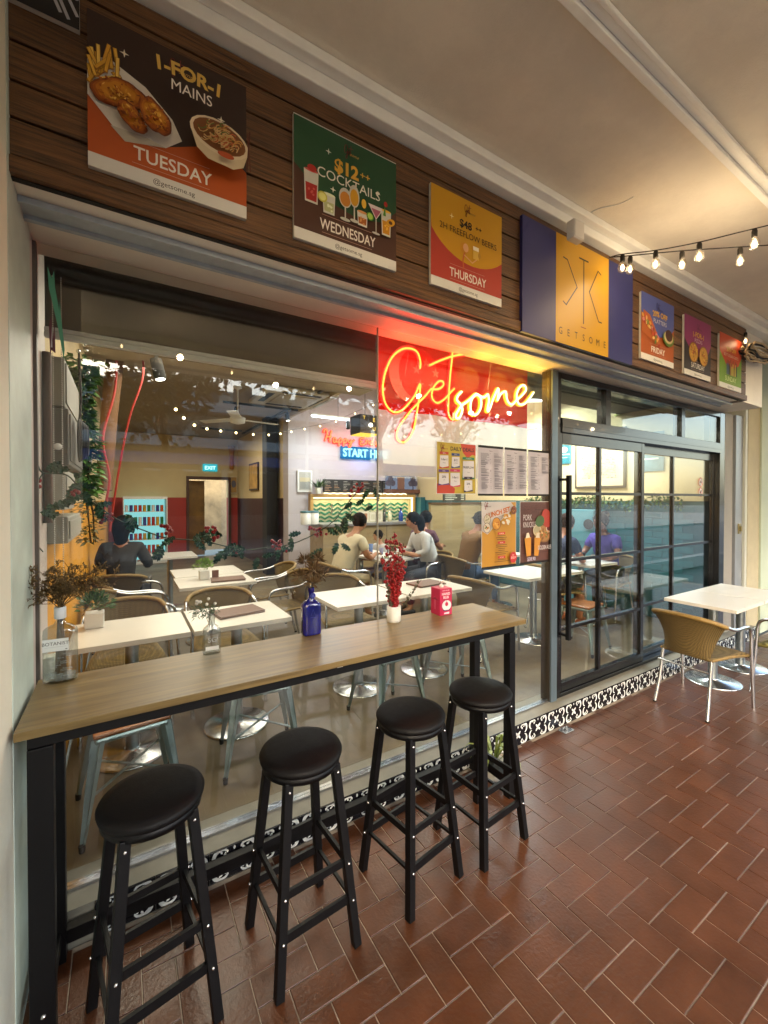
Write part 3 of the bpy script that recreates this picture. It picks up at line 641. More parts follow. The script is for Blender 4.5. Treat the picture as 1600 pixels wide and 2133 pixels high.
# ================================================================ THINGS ON THE BAR TABLE
TZ=.99
def oval_bottle(name,label,x,y,w,d,hs,hn,htot,glass,rz=0,square=False,col=None):
    t=thing(name,label,'bottle',(x,y,TZ),rz)
    n=32
    def ring(z,a,b,e):
        out=[]
        for j in range(n):
            th=2*math.pi*j/n; c_,s_=math.cos(th),math.sin(th)
            out.append((a*math.copysign(abs(c_)**e,c_),b*math.copysign(abs(s_)**e,s_),z))
        return out
    e=.55 if square else .8
    prof=[(0,.8),(.004,.96),(.012,1),(hs*.5,1.0),(hs-.02,1.0),(hs-.006,.96),(hs+.002,.82),(hn-.012,.35)]
    vs=[];fs=[]
    for z,k in prof: vs+=ring(z,max(w/2*k,.013),max(d/2*k,.013),e)
    for z in (hn,htot-.022): vs+=ring(z,.0135,.0135,1)
    vs+=ring(htot-.02,.0165,.0165,1)+ring(htot,.0165,.0165,1)
    k=len(vs)//n
    for i in range(k-1):
        for j in range(n): fs.append((i*n+j,i*n+(j+1)%n,(i+1)*n+(j+1)%n,(i+1)*n+j))
    fs.append(tuple(range(n-1,-1,-1)))
    m=MB(); m.add(vs,fs,0,True); m.build('glass_body',glass,t)
    return t
m_bt=mat('clear bottle glass solid','#c5cccc',.05,trans=0,alpha=.45,spec=.9,coat=.6)
g=oval_bottle('gin_bottle','tall clear flask bottle with white label and dried sprigs at the left end','',0,.12,.06,.225,.255,.297,m_bott) if False else None
g=oval_bottle('gin_bottle','tall clear flask bottle with white label holding dried brown sprigs',-.195,1.905,.104,.055,.195,.222,.263,m_bott,R(-6))
MB().lathe([(.0165,.228),(.018,.23),(.018,.268),(.0165,.27)],n=20,cap=False).build('neck_label',mat('white paper','#d6dade',.6),g)
p=Print(); p.rect(-.046,.118,.030,.162,'#d8dbd9'); p.text('BOTANIST',-.009,.14,.0165,'#4a4a4a',.006); p.rect(-.04,.133,.022,.1338,'#aaaaaa'); p.rect(.02,.122,.026,.125,'#555555'); p.build('paper_label',g,(0,-.0283,0))
p=Print()
for k in range(14): p.text(rnd.choice(['Artemisia','Juniper','Betula','Mentha','Rubus','Thymus','Myrica','Galium']),rnd.uniform(-.03,.03),.02+.0065*k,.0075,'#8f9a98',0)
p.build('embossed_lettering',g,(0,-.028,0))
MB().lathe([(.04,.006),(.045,.01),(.045,.03),(.0,.03)],n=24,sy=.45,cap=False).build('thick_base',mat('thick glass base','#b9c6c4',.08,alpha=.35,spec=.8),g)
def sprig(mb,base,tip,n,L,w,spread=.03,mi=0,stem=.0012,mi2=0):
    base=Vector(base); tip=Vector(tip); d=tip-base
    side=Vector((rnd.uniform(-1,1),rnd.uniform(-1,1),0)).normalized()*d.length*.18
    P=smooth_path([base,base+d*.4+side*.6+Vector((0,0,.02)),base+d*.75+side,tip],6); mb.tube(P,stem,4,mi2)
    for k in range(n):
        t=rnd.uniform(.3,1); i=min(len(P)-2,int(t*(len(P)-1))); q=P[i]+(P[i+1]-P[i])*rnd.random()
        dd=(P[i+1]-P[i]).normalized()+Vector([rnd.uniform(-1,1) for _ in range(3)])*1.1
        mb.leaf(q+Vector([rnd.uniform(-spread,spread) for _ in range(3)])*.3,dd,(rnd.uniform(-.6,.6),rnd.uniform(-.6,.6),1),L*rnd.uniform(.6,1.3),w*rnd.uniform(.6,1.3),mi)
sg=thing('dried_sprigs','airy dried brown fern sprigs fanning out of the gin bottle','dried plant',(-.195,1.905,TZ+.06))
m=MB()
for k in range(30):
    a=rnd.uniform(0,6.28); r=rnd.uniform(.03,.16); nk=Vector((rnd.uniform(-.007,.007),rnd.uniform(-.007,.007),.205)); tip=Vector((r*math.cos(a)*1.15+.015,r*math.sin(a)*.7,rnd.uniform(.25,.36)-.25*max(0,r-.11)))
    m.tube([(rnd.uniform(-.02,.02),rnd.uniform(-.01,.01),-.07),nk],.0011,4,1); sprig(m,nk,tip,26,.014,.006,.012,0,.0010,1)
    for q in range(5):
        s0=nk+(tip-nk)*rnd.uniform(.35,.95); sprig(m,s0,s0+Vector((rnd.uniform(-.05,.05),rnd.uniform(-.04,.04),rnd.uniform(-.01,.05))),22,.011,.005,.010,0,.0007,1)
for k in range(3):
    s0=Vector((0.0,0,.22)); tip=Vector((-.155+.02*k,-.10,.20+.03*k)); sprig(m,s0,tip,40,.012,.0045,.012,0,.001,1)
m.build('foliage',[m_dry,mat('brown twig','#4a3822',.8)],sg)
# small clear bottle with white berries
g=oval_bottle('small_bottle','small clear square bottle with white berry sprig on the bar table',.318,1.905,.072,.045,.11,.138,.172,m_bott,R(-4),True)
p=Print(); p.rect(-.026,.022,.026,.038,'#d2d2cc'); p.text('SG',0,.055,.03,'#a8adab',.0); p.build('paper_label',g,(0,-.0235,0))
sb=thing('berry_sprig','sprig of white berries and pine needles in the small clear bottle','dried plant',(.318,1.905,TZ))
m=MB()
for k in range(8): m.ball((rnd.uniform(-.06,.02),rnd.uniform(-.02,.02),rnd.uniform(.185,.235)),.0065,8,6,0)
m.build('berries',mat('white berry','#dcdad2',.35),sb); m=MB()
for k in range(5): m.tube([(0,0,.02),(rnd.uniform(-.01,.01),0,.12),(rnd.uniform(-.05,.015),rnd.uniform(-.01,.01),rnd.uniform(.17,.22))],.001,4,1)
for k in range(110): m.leaf((rnd.uniform(-.075,.02),rnd.uniform(-.02,.02),rnd.uniform(.165,.205)),(rnd.uniform(-1,1),rnd.uniform(-.5,.5),rnd.uniform(-.7,.7)),(0,1,.2),.026,.003,0)
m.build('needles',[m_dgreen,mat('brown twig')],sb)
# cobalt bottle with dried flowers
cb=oval_bottle('cobalt_bottle','cobalt blue square shouldered bottle on the bar table',.775,1.92,.094,.06,.155,.185,.228,mat('cobalt glass','#070a6a',.08,var=.2,vs=12,coat=.7,bump=.12,bs=60),R(-5),True)
p=Print(); p.ell(0,.195,.013,.013,'#3a48a8'); p.ell(0,.195,.01,.01,'#0a0f6a'); p.text('R',0,.188,.018,'#6a78c8',.01); p.line([(-.012,.09),(.012,.09)],.0015,'#2630a0'); p.line([(-.01,.1),(.0,.13),(.01,.1)],.0012,'#2630a0'); p.build('embossed_mark',cb,(0,-.0318,0))
df=thing('dried_flowers','bunch of brown dried protea flowers in the cobalt bottle','dried plant',(.775,1.92,TZ-.015))
m=MB()
for cx_,cy_,cz_,r_ in ((-.055,0,.30,.055),(.01,-.02,.325,.065),(.06,.0,.29,.055),(-.02,.03,.37,.05),(.045,.02,.375,.045),(-.005,-.035,.27,.05)):
    m.tube([(0,0,.24),(cx_*.5,cy_*.5,.27),(cx_,cy_,cz_)],.002,5,1)
    for k in range(48):
        a=rnd.uniform(0,6.28); el=rnd.uniform(-.5,1.3); d=Vector((math.cos(a)*math.cos(el),math.sin(a)*math.cos(el),math.sin(el)))
        m.leaf(Vector((cx_,cy_,cz_))+d*.006,d,(rnd.uniform(-1,1),rnd.uniform(-1,1),.3),r_*rnd.uniform(.7,1.1),.009,0)
m.build('petals',[mat('dried petal','#5a4428',.75,var=.35,vs=60),mat('brown twig')],df)
# white pot with red berries
wp=thing('white_pot','small white cylindrical pot at the middle of the bar table','plant pot',(1.236,1.89,TZ))
MB().lathe([(.034,0),(.037,.003),(.038,.084),(.035,.084),(.034,.066),(.001,.066)],n=32,cap=False).build('pot_shell',m_white2,wp)
rb=thing('red_berries','tall upright bunch of red berry stems in the white pot','dried plant',(1.236,1.89,TZ))
stems=MB(); bm_=MB()
for k in range(16):
    a=rnd.uniform(0,6.28); r=rnd.uniform(.01,.075); H=rnd.uniform(.36,.5) if k<6 else rnd.uniform(.24,.36)
    P=smooth_path([(rnd.uniform(-.012,.012),rnd.uniform(-.012,.012),.05),(r*.4*math.cos(a),r*.4*math.sin(a),H*.4),(r*math.cos(a),r*math.sin(a),H)],8)
    stems.tube(P,.0017,5)
    for q in range(36):
        t=rnd.uniform(.36,1.0); i=min(len(P)-1,int(t*(len(P)-1))); aa=rnd.uniform(0,6.28); rr=rnd.uniform(.004,.013)
        bm_.ball(P[i]+Vector((rr*math.cos(aa),rr*math.sin(aa),rnd.uniform(-.008,.012))),rnd.uniform(.0062,.0085),8,6)
stems.build('stems',mat('dark stem','#3a2a1c',.7),rb); bm_.build('berries',m_red,rb)
m=MB()
for tip in ((.15,-.03,.20),(-.055,-.02,.2)):
    P=smooth_path([(0,0,.05),(tip[0]*.5,tip[1]*.5,.1),tip],8); m.tube(P,.0012,4,1)
    for q in P[6:]:
        for s_ in (-1,1): m.leaf(q,(s_*.3,rnd.uniform(-1,1),.8),(rnd.uniform(-1,1),1,0),.022,.016,0)
m.build('eucalyptus_leaves',[mat('dusty leaf','#4d4a38',.7,var=.2,vs=40),mat('brown twig')],rb)
# pink sanitiser carton
cs=thing('sanitiser_carton','bright pink sanitiser carton with pump top at the right of the table','carton',(1.553,1.875,TZ),R(-3))
MB().box(-.043,.043,-.043,.043,0,.152).build('carton',mat('pink card','#b81c4c',.45,var=.04),cs,bevel=.002)
p=Print(); p.text('SAFE HANDS',0,.138,.0085,'#e8c4cc',.01); p.text('HAND\nRUB',0,.115,.02,'#ead6da',.03)
p.ell(.004,.055,.034,.031,'#2a2144'); p.ell(.004,.056,.032,.029,'#e0dde0'); p.ell(.004,.063,.011,.012,'#b81c4c'); p.line([(.004,.083),(.004,.074)],.003,'#b81c4c'); p.poly([(-.018,.025),(.028,.025),(.03,.03),(-.02,.03)],'#2a2144'); p.poly([(-.016,.008),(.02,.006),(.022,.018),(-.012,.016)],'#e0dde0')
p.build('printed_front',cs,(0,-.0432,0))
p=Print(); p.rect(-.006,.03,.002,.1,'#cf6a88'); p.poly([(-.03,.085),(.03,.085),(0,.10)],'#8a1438'); p.build('printed_side',cs,(-.0432,0,0),R(-90))
MB().lathe([(.012,.153),(.012,.165),(.006,.167),(.005,.18),(.011,.181),(.011,.188),(.004,.19)],n=16).bar((0,0,.186),(.004,-.032,.183),.007,.005).build('pump',m_white2,cs)
# pot plant on floor behind the end stool
pp=thing('potted_plant','small green pandan plant in a white pot on the floor under the bar table end','potted plant',(1.86,1.76,0))
MB().lathe([(.045,0),(.05,.004),(.065,.10),(.06,.10),(.055,.08),(.001,.08)],n=28,cap=False).build('pot',m_white2,pp)
m=MB()
for k in range(26):
    a=rnd.uniform(0,6.28); L=rnd.uniform(.12,.2); up=rnd.uniform(.06,.2); d=Vector((math.cos(a),math.sin(a),0))
    P=[Vector((0,0,.08)),d*L*.4+Vector((0,0,.08+up*.8)),d*L*.8+Vector((0,0,.08+up*.75)),d*L+Vector((0,0,.08+up*.4))]; n_=Vector((-d.y,d.x,0))*.009
    m.add([P[0]-n_*.5,P[0]+n_*.5,P[1]+n_,P[1]-n_,P[2]+n_*.8,P[2]-n_*.8,P[3]],[(0,1,2,3),(3,2,4,5),(5,4,6)],0)
m.build('leaf_blades',mat('variegated leaf','#5d7a34',.45,col2='#a3a85c',vs=50,var=.1),pp)
# floor plate
fp=thing('floor_plate','small square steel floor socket plate at the foot of the patterned plinth','floor plate',(2.67,1.845,0))
MB().box(-.05,.05,-.035,.03,.0008,.007).build('plate',m_alu,fp,bevel=.002); MB().box(-.025,.0,-.004,.004,.007,.0076).build('slot',m_dk,fp)

# ================================================================ CHAIRS AND TABLES
def rattan_chair(name,label,group,ratt,wrap):
    t=thing(name,label,'chair',(0,0,0),0,group)
    half=[(.252,.275,0),(.247,.245,.44),(.247,.235,.585),(.25,.20,.64),(.256,.12,.66),(.262,-.06,.668),(.252,-.17,.70)]
    for s in (-1,1):
        MB().tube(smooth_path([(x*s,y,z) for x,y,z in half],5),.0125,10).build('arm_frame',m_alu,t)
        MB().tube(smooth_path([(.185*s,-.29,0),(.175*s,-.24,.2),(.17*s,-.20,.43)],4),.0125,10).build('leg',m_alu,t)
        MB().lathe([(.014,0),(.014,.012)],(.185*s,-.29,0),10).build('foot_cap',m_dk,t)
    top=smooth_path([(-.252,-.17,.70),(-.21,-.26,.735),(-.11,-.31,.755),(0,-.325,.76),(.11,-.31,.755),(.21,-.26,.735),(.252,-.17,.70)],5)
    MB().tube(top,.0175,10).build('back_binding',wrap,t)
    MB().tube([(-.178,-.255,.35),(.178,-.255,.35)],.008,8).build('rear_stretcher',m_alu,t); MB().tube([(-.247,.235,.40),(.247,.235,.40)],.009,8).build('front_stretcher',m_alu,t)
    # woven back
    m=MB(); nu,nv=15,9; vs=[]
    for th in (0,.010):
        for j in range(nv):
            v=j/(nv-1)
            for i in range(nu):
                u=-1+2*i/(nu-1); k=(u+1)/2*(len(top)-1); a=top[int(min(k,len(top)-2))]; b=top[int(min(k,len(top)-2))+1]; T=a+(b-a)*(k-int(min(k,len(top)-2)))
                bx=.165*u; by=-.195-.03*(1-u*u); B_=Vector((bx,by,.435))
                w=v**.75; P=B_*(1-w)+Vector((T.x*(.62+.38*v),T.y,T.z))*w; P.z=.435+(T.z-.435)*v
                P.y+=.02*math.sin(v*math.pi)-th; vs.append(P)
    fs=[]; o=nu*nv
    for j in range(nv-1):
        for i in range(nu-1):
            a=j*nu+i; fs.append((a,a+1,a+nu+1,a+nu)); fs.append((o+a,o+a+nu,o+a+nu+1,o+a+1))
    for j in range(nv-1): fs.append((j*nu,(j+1)*nu,o+(j+1)*nu,o+j*nu)); fs.append((j*nu+nu-1,o+j*nu+nu-1,o+(j+1)*nu+nu-1,(j+1)*nu+nu-1))
    m.add(vs,fs,0,True); m.build('backrest',ratt,t)
    # woven seat
    m=MB(); vs=[]; nu,nv=13,11
    for th in (0,.022):
        for j in range(nv):
            v=j/(nv-1); y=-.21+.46*v; hw=.175+.06*v
            for i in range(nu):
                u=-1+2*i/(nu-1); z=.445-.018*(1-u*u)*math.sin(min(1,v*1.1)*math.pi)-(.02*max(0,(v-.9)/.1)**2); vs.append(Vector((hw*u,y,z-th)))
    fs=[]; o=nu*nv
    for j in range(nv-1):
        for i in range(nu-1):
            a=j*nu+i; fs.append((a,a+1,a+nu+1,a+nu)); fs.append((o+a,o+a+nu,o+a+nu+1,o+a+1))
    for j in range(nv-1): fs.append((j*nu,(j+1)*nu,o+(j+1)*nu,o+j*nu)); fs.append((j*nu+nu-1,o+j*nu+nu-1,o+(j+1)*nu+nu-1,(j+1)*nu+nu-1))
    for i in range(nu-1): fs.append((i,o+i,o+i+1,i+1)); a=(nv-1)*nu+i; fs.append((a,a+1,o+a+1,o+a))
    m.add(vs,fs,0,True); m.build('seat',ratt,t)
    rim=[(-.175,-.21,.434),(-.205,.02,.434),(-.235,.25,.414),(0,.256,.412),(.235,.25,.414),(.205,.02,.434),(.175,-.21,.434)]
    MB().tube(rim,.011,8).build('seat_binding',wrap,t)
    return t
ch=rattan_chair('rattan_armchair','golden rattan armchair with aluminium legs outside, its back to the camera','rattan armchairs on the walkway',m_ratt,m_wrap)
ch.location=(3.95,1.53,0); ch.rotation_euler=(0,0,R(-93))
ch2=rattan_chair('rattan_armchair','olive green rattan armchair facing the outdoor tables from the walkway, nearer one','rattan armchairs on the walkway',m_ratt2,mat('olive binding','#8c8448',.55))
ch2.location=(4.75,1.08,0); ch2.rotation_euler=(0,0,R(-4))
dup(ch2,(5.5,1.10,0),R(3),'olive green rattan armchair facing the outdoor tables, further from the glass door')
def bistro(label,x,y,z0,w,d,group,first=[None]):
    if first[0] is None:
        t=thing('cafe_table',label,'table',(x,y,z0),0,group); first[0]=t
        MB().box(-.5,.5,-.5,.5,.712,.74).build('table_top',m_white,t,bevel=.002).scale=(w,d,1)
        MB().lathe([(.036,.012),(.036,.70)],n=24).build('column',m_steel,t)
        MB().lathe([(.21,0),(.212,.006),(.20,.012),(.05,.018),(.045,.03)],n=40).build('base_plate',m_alu_b,t)
        MB().box(-.16,.16,-.16,.16,.70,.711).build('top_bracket',m_dk,t)
    else:
        t=dup(first[0],(x,y,z0),0,label,group)
        for c in t.children: 
            if c.name.startswith('table_top'): c.scale=(w,d,1)
    return t
m_alu_b=mat('brushed base disc','#b9bdbf',.25,1,var=.05,vs=3)
bistro('square white outdoor cafe table with steel disc base, in front of the golden armchair',4.53,1.65,0,.61,.54,'white square tables')
bistro('square white outdoor cafe table joined behind the nearer outdoor one',5.15,1.65,0,.61,.54,'white square tables')
FZ=.134
bistro('square white indoor table nearest the yellow wall behind the window',.04,2.93,FZ,.585,.52,'white square tables')
bistro('square white indoor table with brown menus, second from the yellow wall by the window',.645,2.92,FZ,.59,.52,'white square tables')
bistro('square white indoor table lit purple by the neon behind the cobalt bottle',1.61,2.98,FZ,.63,.54,'white square tables')
bistro('square white indoor table with menus behind the pink carton',2.27,2.98,FZ,.64,.54,'white square tables')
bistro('white indoor table behind the menu posters beside the door',3.75,2.99,FZ,.9,.58,'white square tables')
bistro('white indoor table with green plant in the second row by the yellow wall, nearer half',.74,4.27,FZ,.66,.54,'white square tables')
bistro('white indoor table in the second row by the yellow wall, farther half',.76,4.83,FZ,.66,.54,'white square tables')
bistro('white indoor table beneath the fridge, third row',.55,6.5,FZ,.62,.6,'white square tables')
bistro('white indoor table with dishes between the diners in white',2.98,4.78,FZ,.5,.62,'white square tables')
bistro('white indoor table with pot plant at the far end of the diners in white',2.98,5.45,FZ,.5,.66,'white square tables')
bistro('indoor table with the open laptop in front of the brown shirted diner',4.55,4.25,FZ,.6,.6,'white square tables')
bistro('indoor table between the diners behind the glass door',4.85,3.15,FZ,.55,.6,'white square tables')
ic=rattan_chair('rattan_armchair','indoor rattan armchair pushed to the back of the first table by the yellow wall','indoor rattan armchairs',m_ratt,m_wrap)
ic.location=(.02,3.40,FZ); ic.rotation_euler=(0,0,R(180))
for x,y,a,l in ((.66,3.42,178,'indoor rattan armchair behind the window table with the brown menus'),
    (.12,4.1,-88,'indoor rattan armchair left of the second row table, nearer one'),(.10,4.72,-92,'indoor rattan armchair left of the second row table, farther one'),
    (1.36,4.15,95,'indoor rattan armchair right of the second row table, nearer one'),(1.38,4.78,88,'indoor rattan armchair right of the second row table, farther one'),
    (1.72,3.5,176,'indoor rattan armchair behind the purple lit table'),(2.28,4.62,-85,'indoor rattan armchair under the diner in the cream T-shirt'),
    (3.58,4.6,92,'indoor rattan armchair under the diner in the white shirt'),(3.93,4.28,-92,'indoor rattan armchair under the diner in the brown shirt'),
    (3.05,3.05,-80,'empty indoor rattan armchair standing below the lunch poster'),(4.32,3.15,-86,'indoor rattan armchair under the diner in navy'),
    (5.35,3.1,90,'indoor rattan armchair under the diner with the hair bun'),(-.02,5.2,-10,'indoor rattan armchair under the dark dressed diner'),
    (3.35,5.55,95,'indoor rattan armchair under the small child')):
    dup(ic,(x,y,FZ),R(a),l)
def tolix(label,first=[None],x=0,y=0,rz=0,wood=False):
    if first[0] is None:
        t=thing('metal_stool',label,'stool',(x,y,FZ),rz,'galvanised metal stools inside'); first[0]=t
        for sx in (-1,1):
            for sy in (-1,1):
                a=Vector((.20*sx,.20*sy,0)); b=Vector((.13*sx,.13*sy,.43)); n=(b-a)
                mb=MB(); 
                for p0,p1,w0,w1 in ((a+n*.06,b,.013,.034),):
                    dx=Vector((1,0,0)); dy=Vector((0,1,0)); vs=[]
                    for pt,w in ((p0,w0),(p0+n*.5,.026),(p1,w1)):
                        vs+=[pt+dx*w*sx,pt+dx*w*sx*.9-dy*w*.1*sy,pt,pt+dy*w*sy,pt-dx*w*.6*sx+dy*w*.6*sy,pt-dx*w*.5*sx-dy*w*.5*sy,pt+dx*w*.6*sx-dy*w*.6*sy]
                    k=7; fs=[(i*k+j,i*k+(j+1)%k,(i+1)*k+(j+1)%k,(i+1)*k+j) for i in range(2) for j in range(k)]
                    mb.add(vs,fs)
                mb.build('leg',m_galv,t); MB().lathe([(.012,0),(.014,.03)],a,8).build('rubber_foot',m_dk,t)
        MB().box(-.15,.15,-.15,.15,.41,.44).build('seat_frame',m_galv,t,bevel=.012); MB().box(-.155,.155,-.155,.155,.441,.46).build('seat',mat('orange stained wood','#9c5f26',.4,col2='#7d4617',var=.1,stretch=(2,12,12)),t,bevel=.008)
        MB().bar((-.165,-.165,.2),(.165,.165,.2),.014,.004).bar((-.165,.165,.206),(.165,-.165,.206),.014,.004).build('cross_brace',m_galv,t)
    else: t=dup(first[0],(x,y,FZ),rz,label)
    return t
for x,y,a,l in ((.02,2.42,6,'galvanised stool with orange wooden seat nearest the left window jamb'),(.68,2.5,-8,'galvanised stool seen behind the second bar stool'),
    (1.58,2.5,4,'galvanised stool before the purple lit table'),(2.23,2.5,-6,'galvanised stool seen above the right end bar stool'),(3.95,2.56,8,'galvanised stool just behind the glass door')):
    tolix(l,x=x,y=y,rz=R(a))

# ================================================================ NEON SIGN, FLAG, BLIND, MENUS
def pix(pts,Y): return [onY(u,v,Y) for u,v in pts]
def neon(parent,strokes,r,core,body,name='neon_tube',n=5):
    for st in strokes:
        P=smooth_path([p-parent.location for p in st],n); 
        MB().tube(P,r,8).build(name,core,parent)
        MB().tube([p+Vector((0,r*1.6,0)) for p in P],r*1.95,8).build('halo_tube',body,parent)  # wider glowing tube added behind the core for its coloured halo
NY=2.13
ns=thing('neon_sign','large handwritten red and yellow neon sign hung behind the window','neon sign',(1.9,NY,2.4))
nc=glow('red neon core',(1.0,.31,.04),4.4); nb_=glow('red neon halo',(1.0,.018,.012),3.2)
yc=glow('yellow neon core',(1.0,.88,.40),4.5); yb=glow('yellow neon halo',(1.0,.50,.015),2.2)
s=3.7425
def Z6(pts): return [(780+x/s,650+y/s) for x,y in pts]
get=[Z6([(356,440),(358,385),(335,315),(285,285),(215,290),(140,350),(85,470),(65,600),(85,710),(140,775),(205,772),(270,710),(320,640),(355,560),(352,640),(330,790),(300,930),(250,1005),(205,1012),(175,975),(190,900),(260,800),(330,720),(400,650),(440,600)]),
     Z6([(440,600),(500,600),(538,570),(530,540),(495,545),(455,600),(450,670),(490,708),(545,680),(600,620),(625,595)]),
     Z6([(615,188),(606,350),(590,500),(578,680),(578,790),(600,835),(635,835)]),
     Z6([(428,416),(520,375),(620,342),(720,328),(800,333),(850,350)])]
some=[Z6([(682,620),(650,655),(645,690),(672,720),(685,765),(665,820),(640,828),(638,795),(680,730),(735,690),(790,640),(800,645)]),
      Z6([(800,640),(765,670),(748,730),(760,790),(800,795),(830,740),(828,670),(800,640),(850,665),(885,640)]),
      Z6([(885,640),(892,690),(880,765),(895,765),(925,680),(965,595),(965,650),(958,690),(985,640),(1022,620),(1030,665),(1045,705),(1075,720),(1105,690)]),
      Z6([(1105,690),(1150,650),(1182,605),(1165,570),(1130,590),(1108,650),(1125,715),(1170,715),(1215,665),(1242,625)])]
neon(ns,[pix(q,NY) for q in get],.0058,nc,nb_); neon(ns,[pix(q,NY) for q in some],.0072,yc,yb)
for x0,x1 in (((1.49),(1.56)),((2.2),(2.26))): MB().tube([(x0-1.9,0.02,.02),(x1-1.9-.05,.0,.205)],.0012,4).build('hanging_wire',m_alu,ns)
MB().box(-.62,.80,.018,.022,-.42,.30).build('acrylic_sheet',glassmat('acrylic',(.97,.96,.96),1.3,0,0),ns)
LP=.105   # all lamp powers, matched to the exposure
def lamp(name,kind,loc,power,col,size=.2,rot=None,sizey=None,spread=None):
    l=bpy.data.lights.new(name,kind); l.energy=power*LP; l.color=col
    if kind=='AREA': 
        l.size=size
        if sizey: l.shape='RECTANGLE'; l.size_y=sizey
    elif kind in('POINT','SPOT'): l.shadow_soft_size=size
    o=bpy.data.objects.new(name,l); C.objects.link(o); o.location=loc
    if rot: o.rotation_euler=rot
    return o
for x_,z_ in ((1.42,2.5),(1.65,2.47),(1.88,2.5)): lamp('red_neon_light','POINT',(x_,NY-.05,z_),6,(1,.04,.02),.12)
for x_ in (2.1,2.4,2.65): lamp('yellow_neon_light','POINT',(x_,NY-.06,2.5),3.5,(1,.52,.06),.12)
# flag: red over white with crescent and stars
flg=thing('hanging_flag','red and white flag with crescent and five stars hanging behind the neon sign','flag',(1.40,2.32,1.80))
Wf,Hf=1.44,.97
def cloth(x0,x1,z0,z1,name,m,nx=40,nz=20):
    mb=MB(); vs=[]
    for j in range(nz+1):
        for i in range(nx+1):
            x=x0+(x1-x0)*i/nx; z=z0+(z1-z0)*j/nz; vs.append((x,.012*math.sin(x*9+z*2)+.008*math.sin(x*23+1.2),z))
    fs=[(j*(nx+1)+i,j*(nx+1)+i+1,(j+1)*(nx+1)+i+1,(j+1)*(nx+1)+i) for j in range(nz) for i in range(nx)]
    mb.add(vs,fs,0,True); return mb.build(name,m,flg)
def fabric(name,col,tr):
    m=bpy.data.materials.new(name); m.use_nodes=True; N=m.node_tree.nodes; L=m.node_tree.links; N.clear()
    d=N.new('ShaderNodeBsdfDiffuse'); t=N.new('ShaderNodeBsdfTranslucent'); x=N.new('ShaderNodeMixShader'); tp_=N.new('ShaderNodeBsdfTransparent'); y=N.new('ShaderNodeMixShader'); o=N.new('ShaderNodeOutputMaterial')
    d.inputs[0].default_value=(*hexc(col),1); t.inputs[0].default_value=(*hexc(col),1); x.inputs[0].default_value=.45
    L.new(d.outputs[0],x.inputs[1]); L.new(t.outputs[0],x.inputs[2]); y.inputs[0].default_value=tr; L.new(x.outputs[0],y.inputs[1]); L.new(tp_.outputs[0],y.inputs[2]); L.new(y.outputs[0],o.inputs[0]); return m
cloth(0,Wf,.43,Hf,'red_field',fabric('red flag cloth','#b81a10',.0)); cloth(0,Wf,0,.43,'white_field',fabric('white flag cloth','#c9c4c4',.22))
p=Print(); p.ell(.23,.68,.17,.19,'#d98f88',0,32); p.ell(.30,.69,.165,.175,'#b81a10',0,32)
for a in range(5): p.star(.36+.085*math.cos(R(90+72*a)),.69+.085*math.sin(R(90+72*a)),.035,'#d98f88',5,.42)
p.build('crescent_and_stars',flg,(0,-.03,0))
# roller blind
rbnd=thing('roller_blind','dark brown roller blind half lowered with a white bottom rail','blind',(-.262,2.16,2.30))
MB().box(0,1.545,0,.004,.04,.5).build('blind_fabric',m_dark,rbnd); MB().box(-.002,1.548,-.014,.016,0,.022).box(-.002,1.548,-.010,.012,.024,.042).build('bottom_rail',mat('white rail','#b9bcc0',.4),rbnd,bevel=.003)
bc=thing('blind_chain','white beaded chain hanging beside the left window jamb','chain',(-.235,2.14,1.2))
m=MB()
for k in range(150):
    for dx in (0,.028): m.ball((dx,0,k*.009),.0028,5,4)
m.build('beads',m_white2,bc)['kind']='stuff'; MB().ball((.014,-.005,.66),.014,10,8).build('stop_ball',m_white2,bc)
# menus and posters taped on the glass
GYm=2.012
def sheet(name,label,cat,x,z,w,h,p,grp,band=True,bands=(1,1)):
    t=thing(name,label,cat,(x,GYm,z),0,grp)
    MB().box(-.004,w+.004,0,.0015,-.004,h+.004).build('sleeve',mat('clear plastic sleeve','#c9c9c9',.15,spec=.8),t)
    if bands[0]: MB().box(-.002,w+.002,-.001,.0,h-.012,h+.004).build('top_tape',m_dk,t)
    if bands[1]: MB().box(-.002,w+.002,-.001,.0,-.014,-.0).build('bottom_tape',m_dk,t)
    p.build('printed_face',t); return t
w,h=.32,.315
p=Print(); p.rect(0,0,w,h,'#b8a02c'); p.poly([(.19,h),(w,h),(w,.245),(.29,.25),(.25,.225),(.21,.26)],'#bf3c1c'); p.poly([(0,0),(.14,0),(.145,.03),(.1,.06),(.0,.06)],'#bf3c1c')
script_logo(p,.04,.275,.03,'#8a2a1a','#8a2a1a',.003); p.text('DAILY DEALS',.205,.268,.034,'#1a1612',.02)
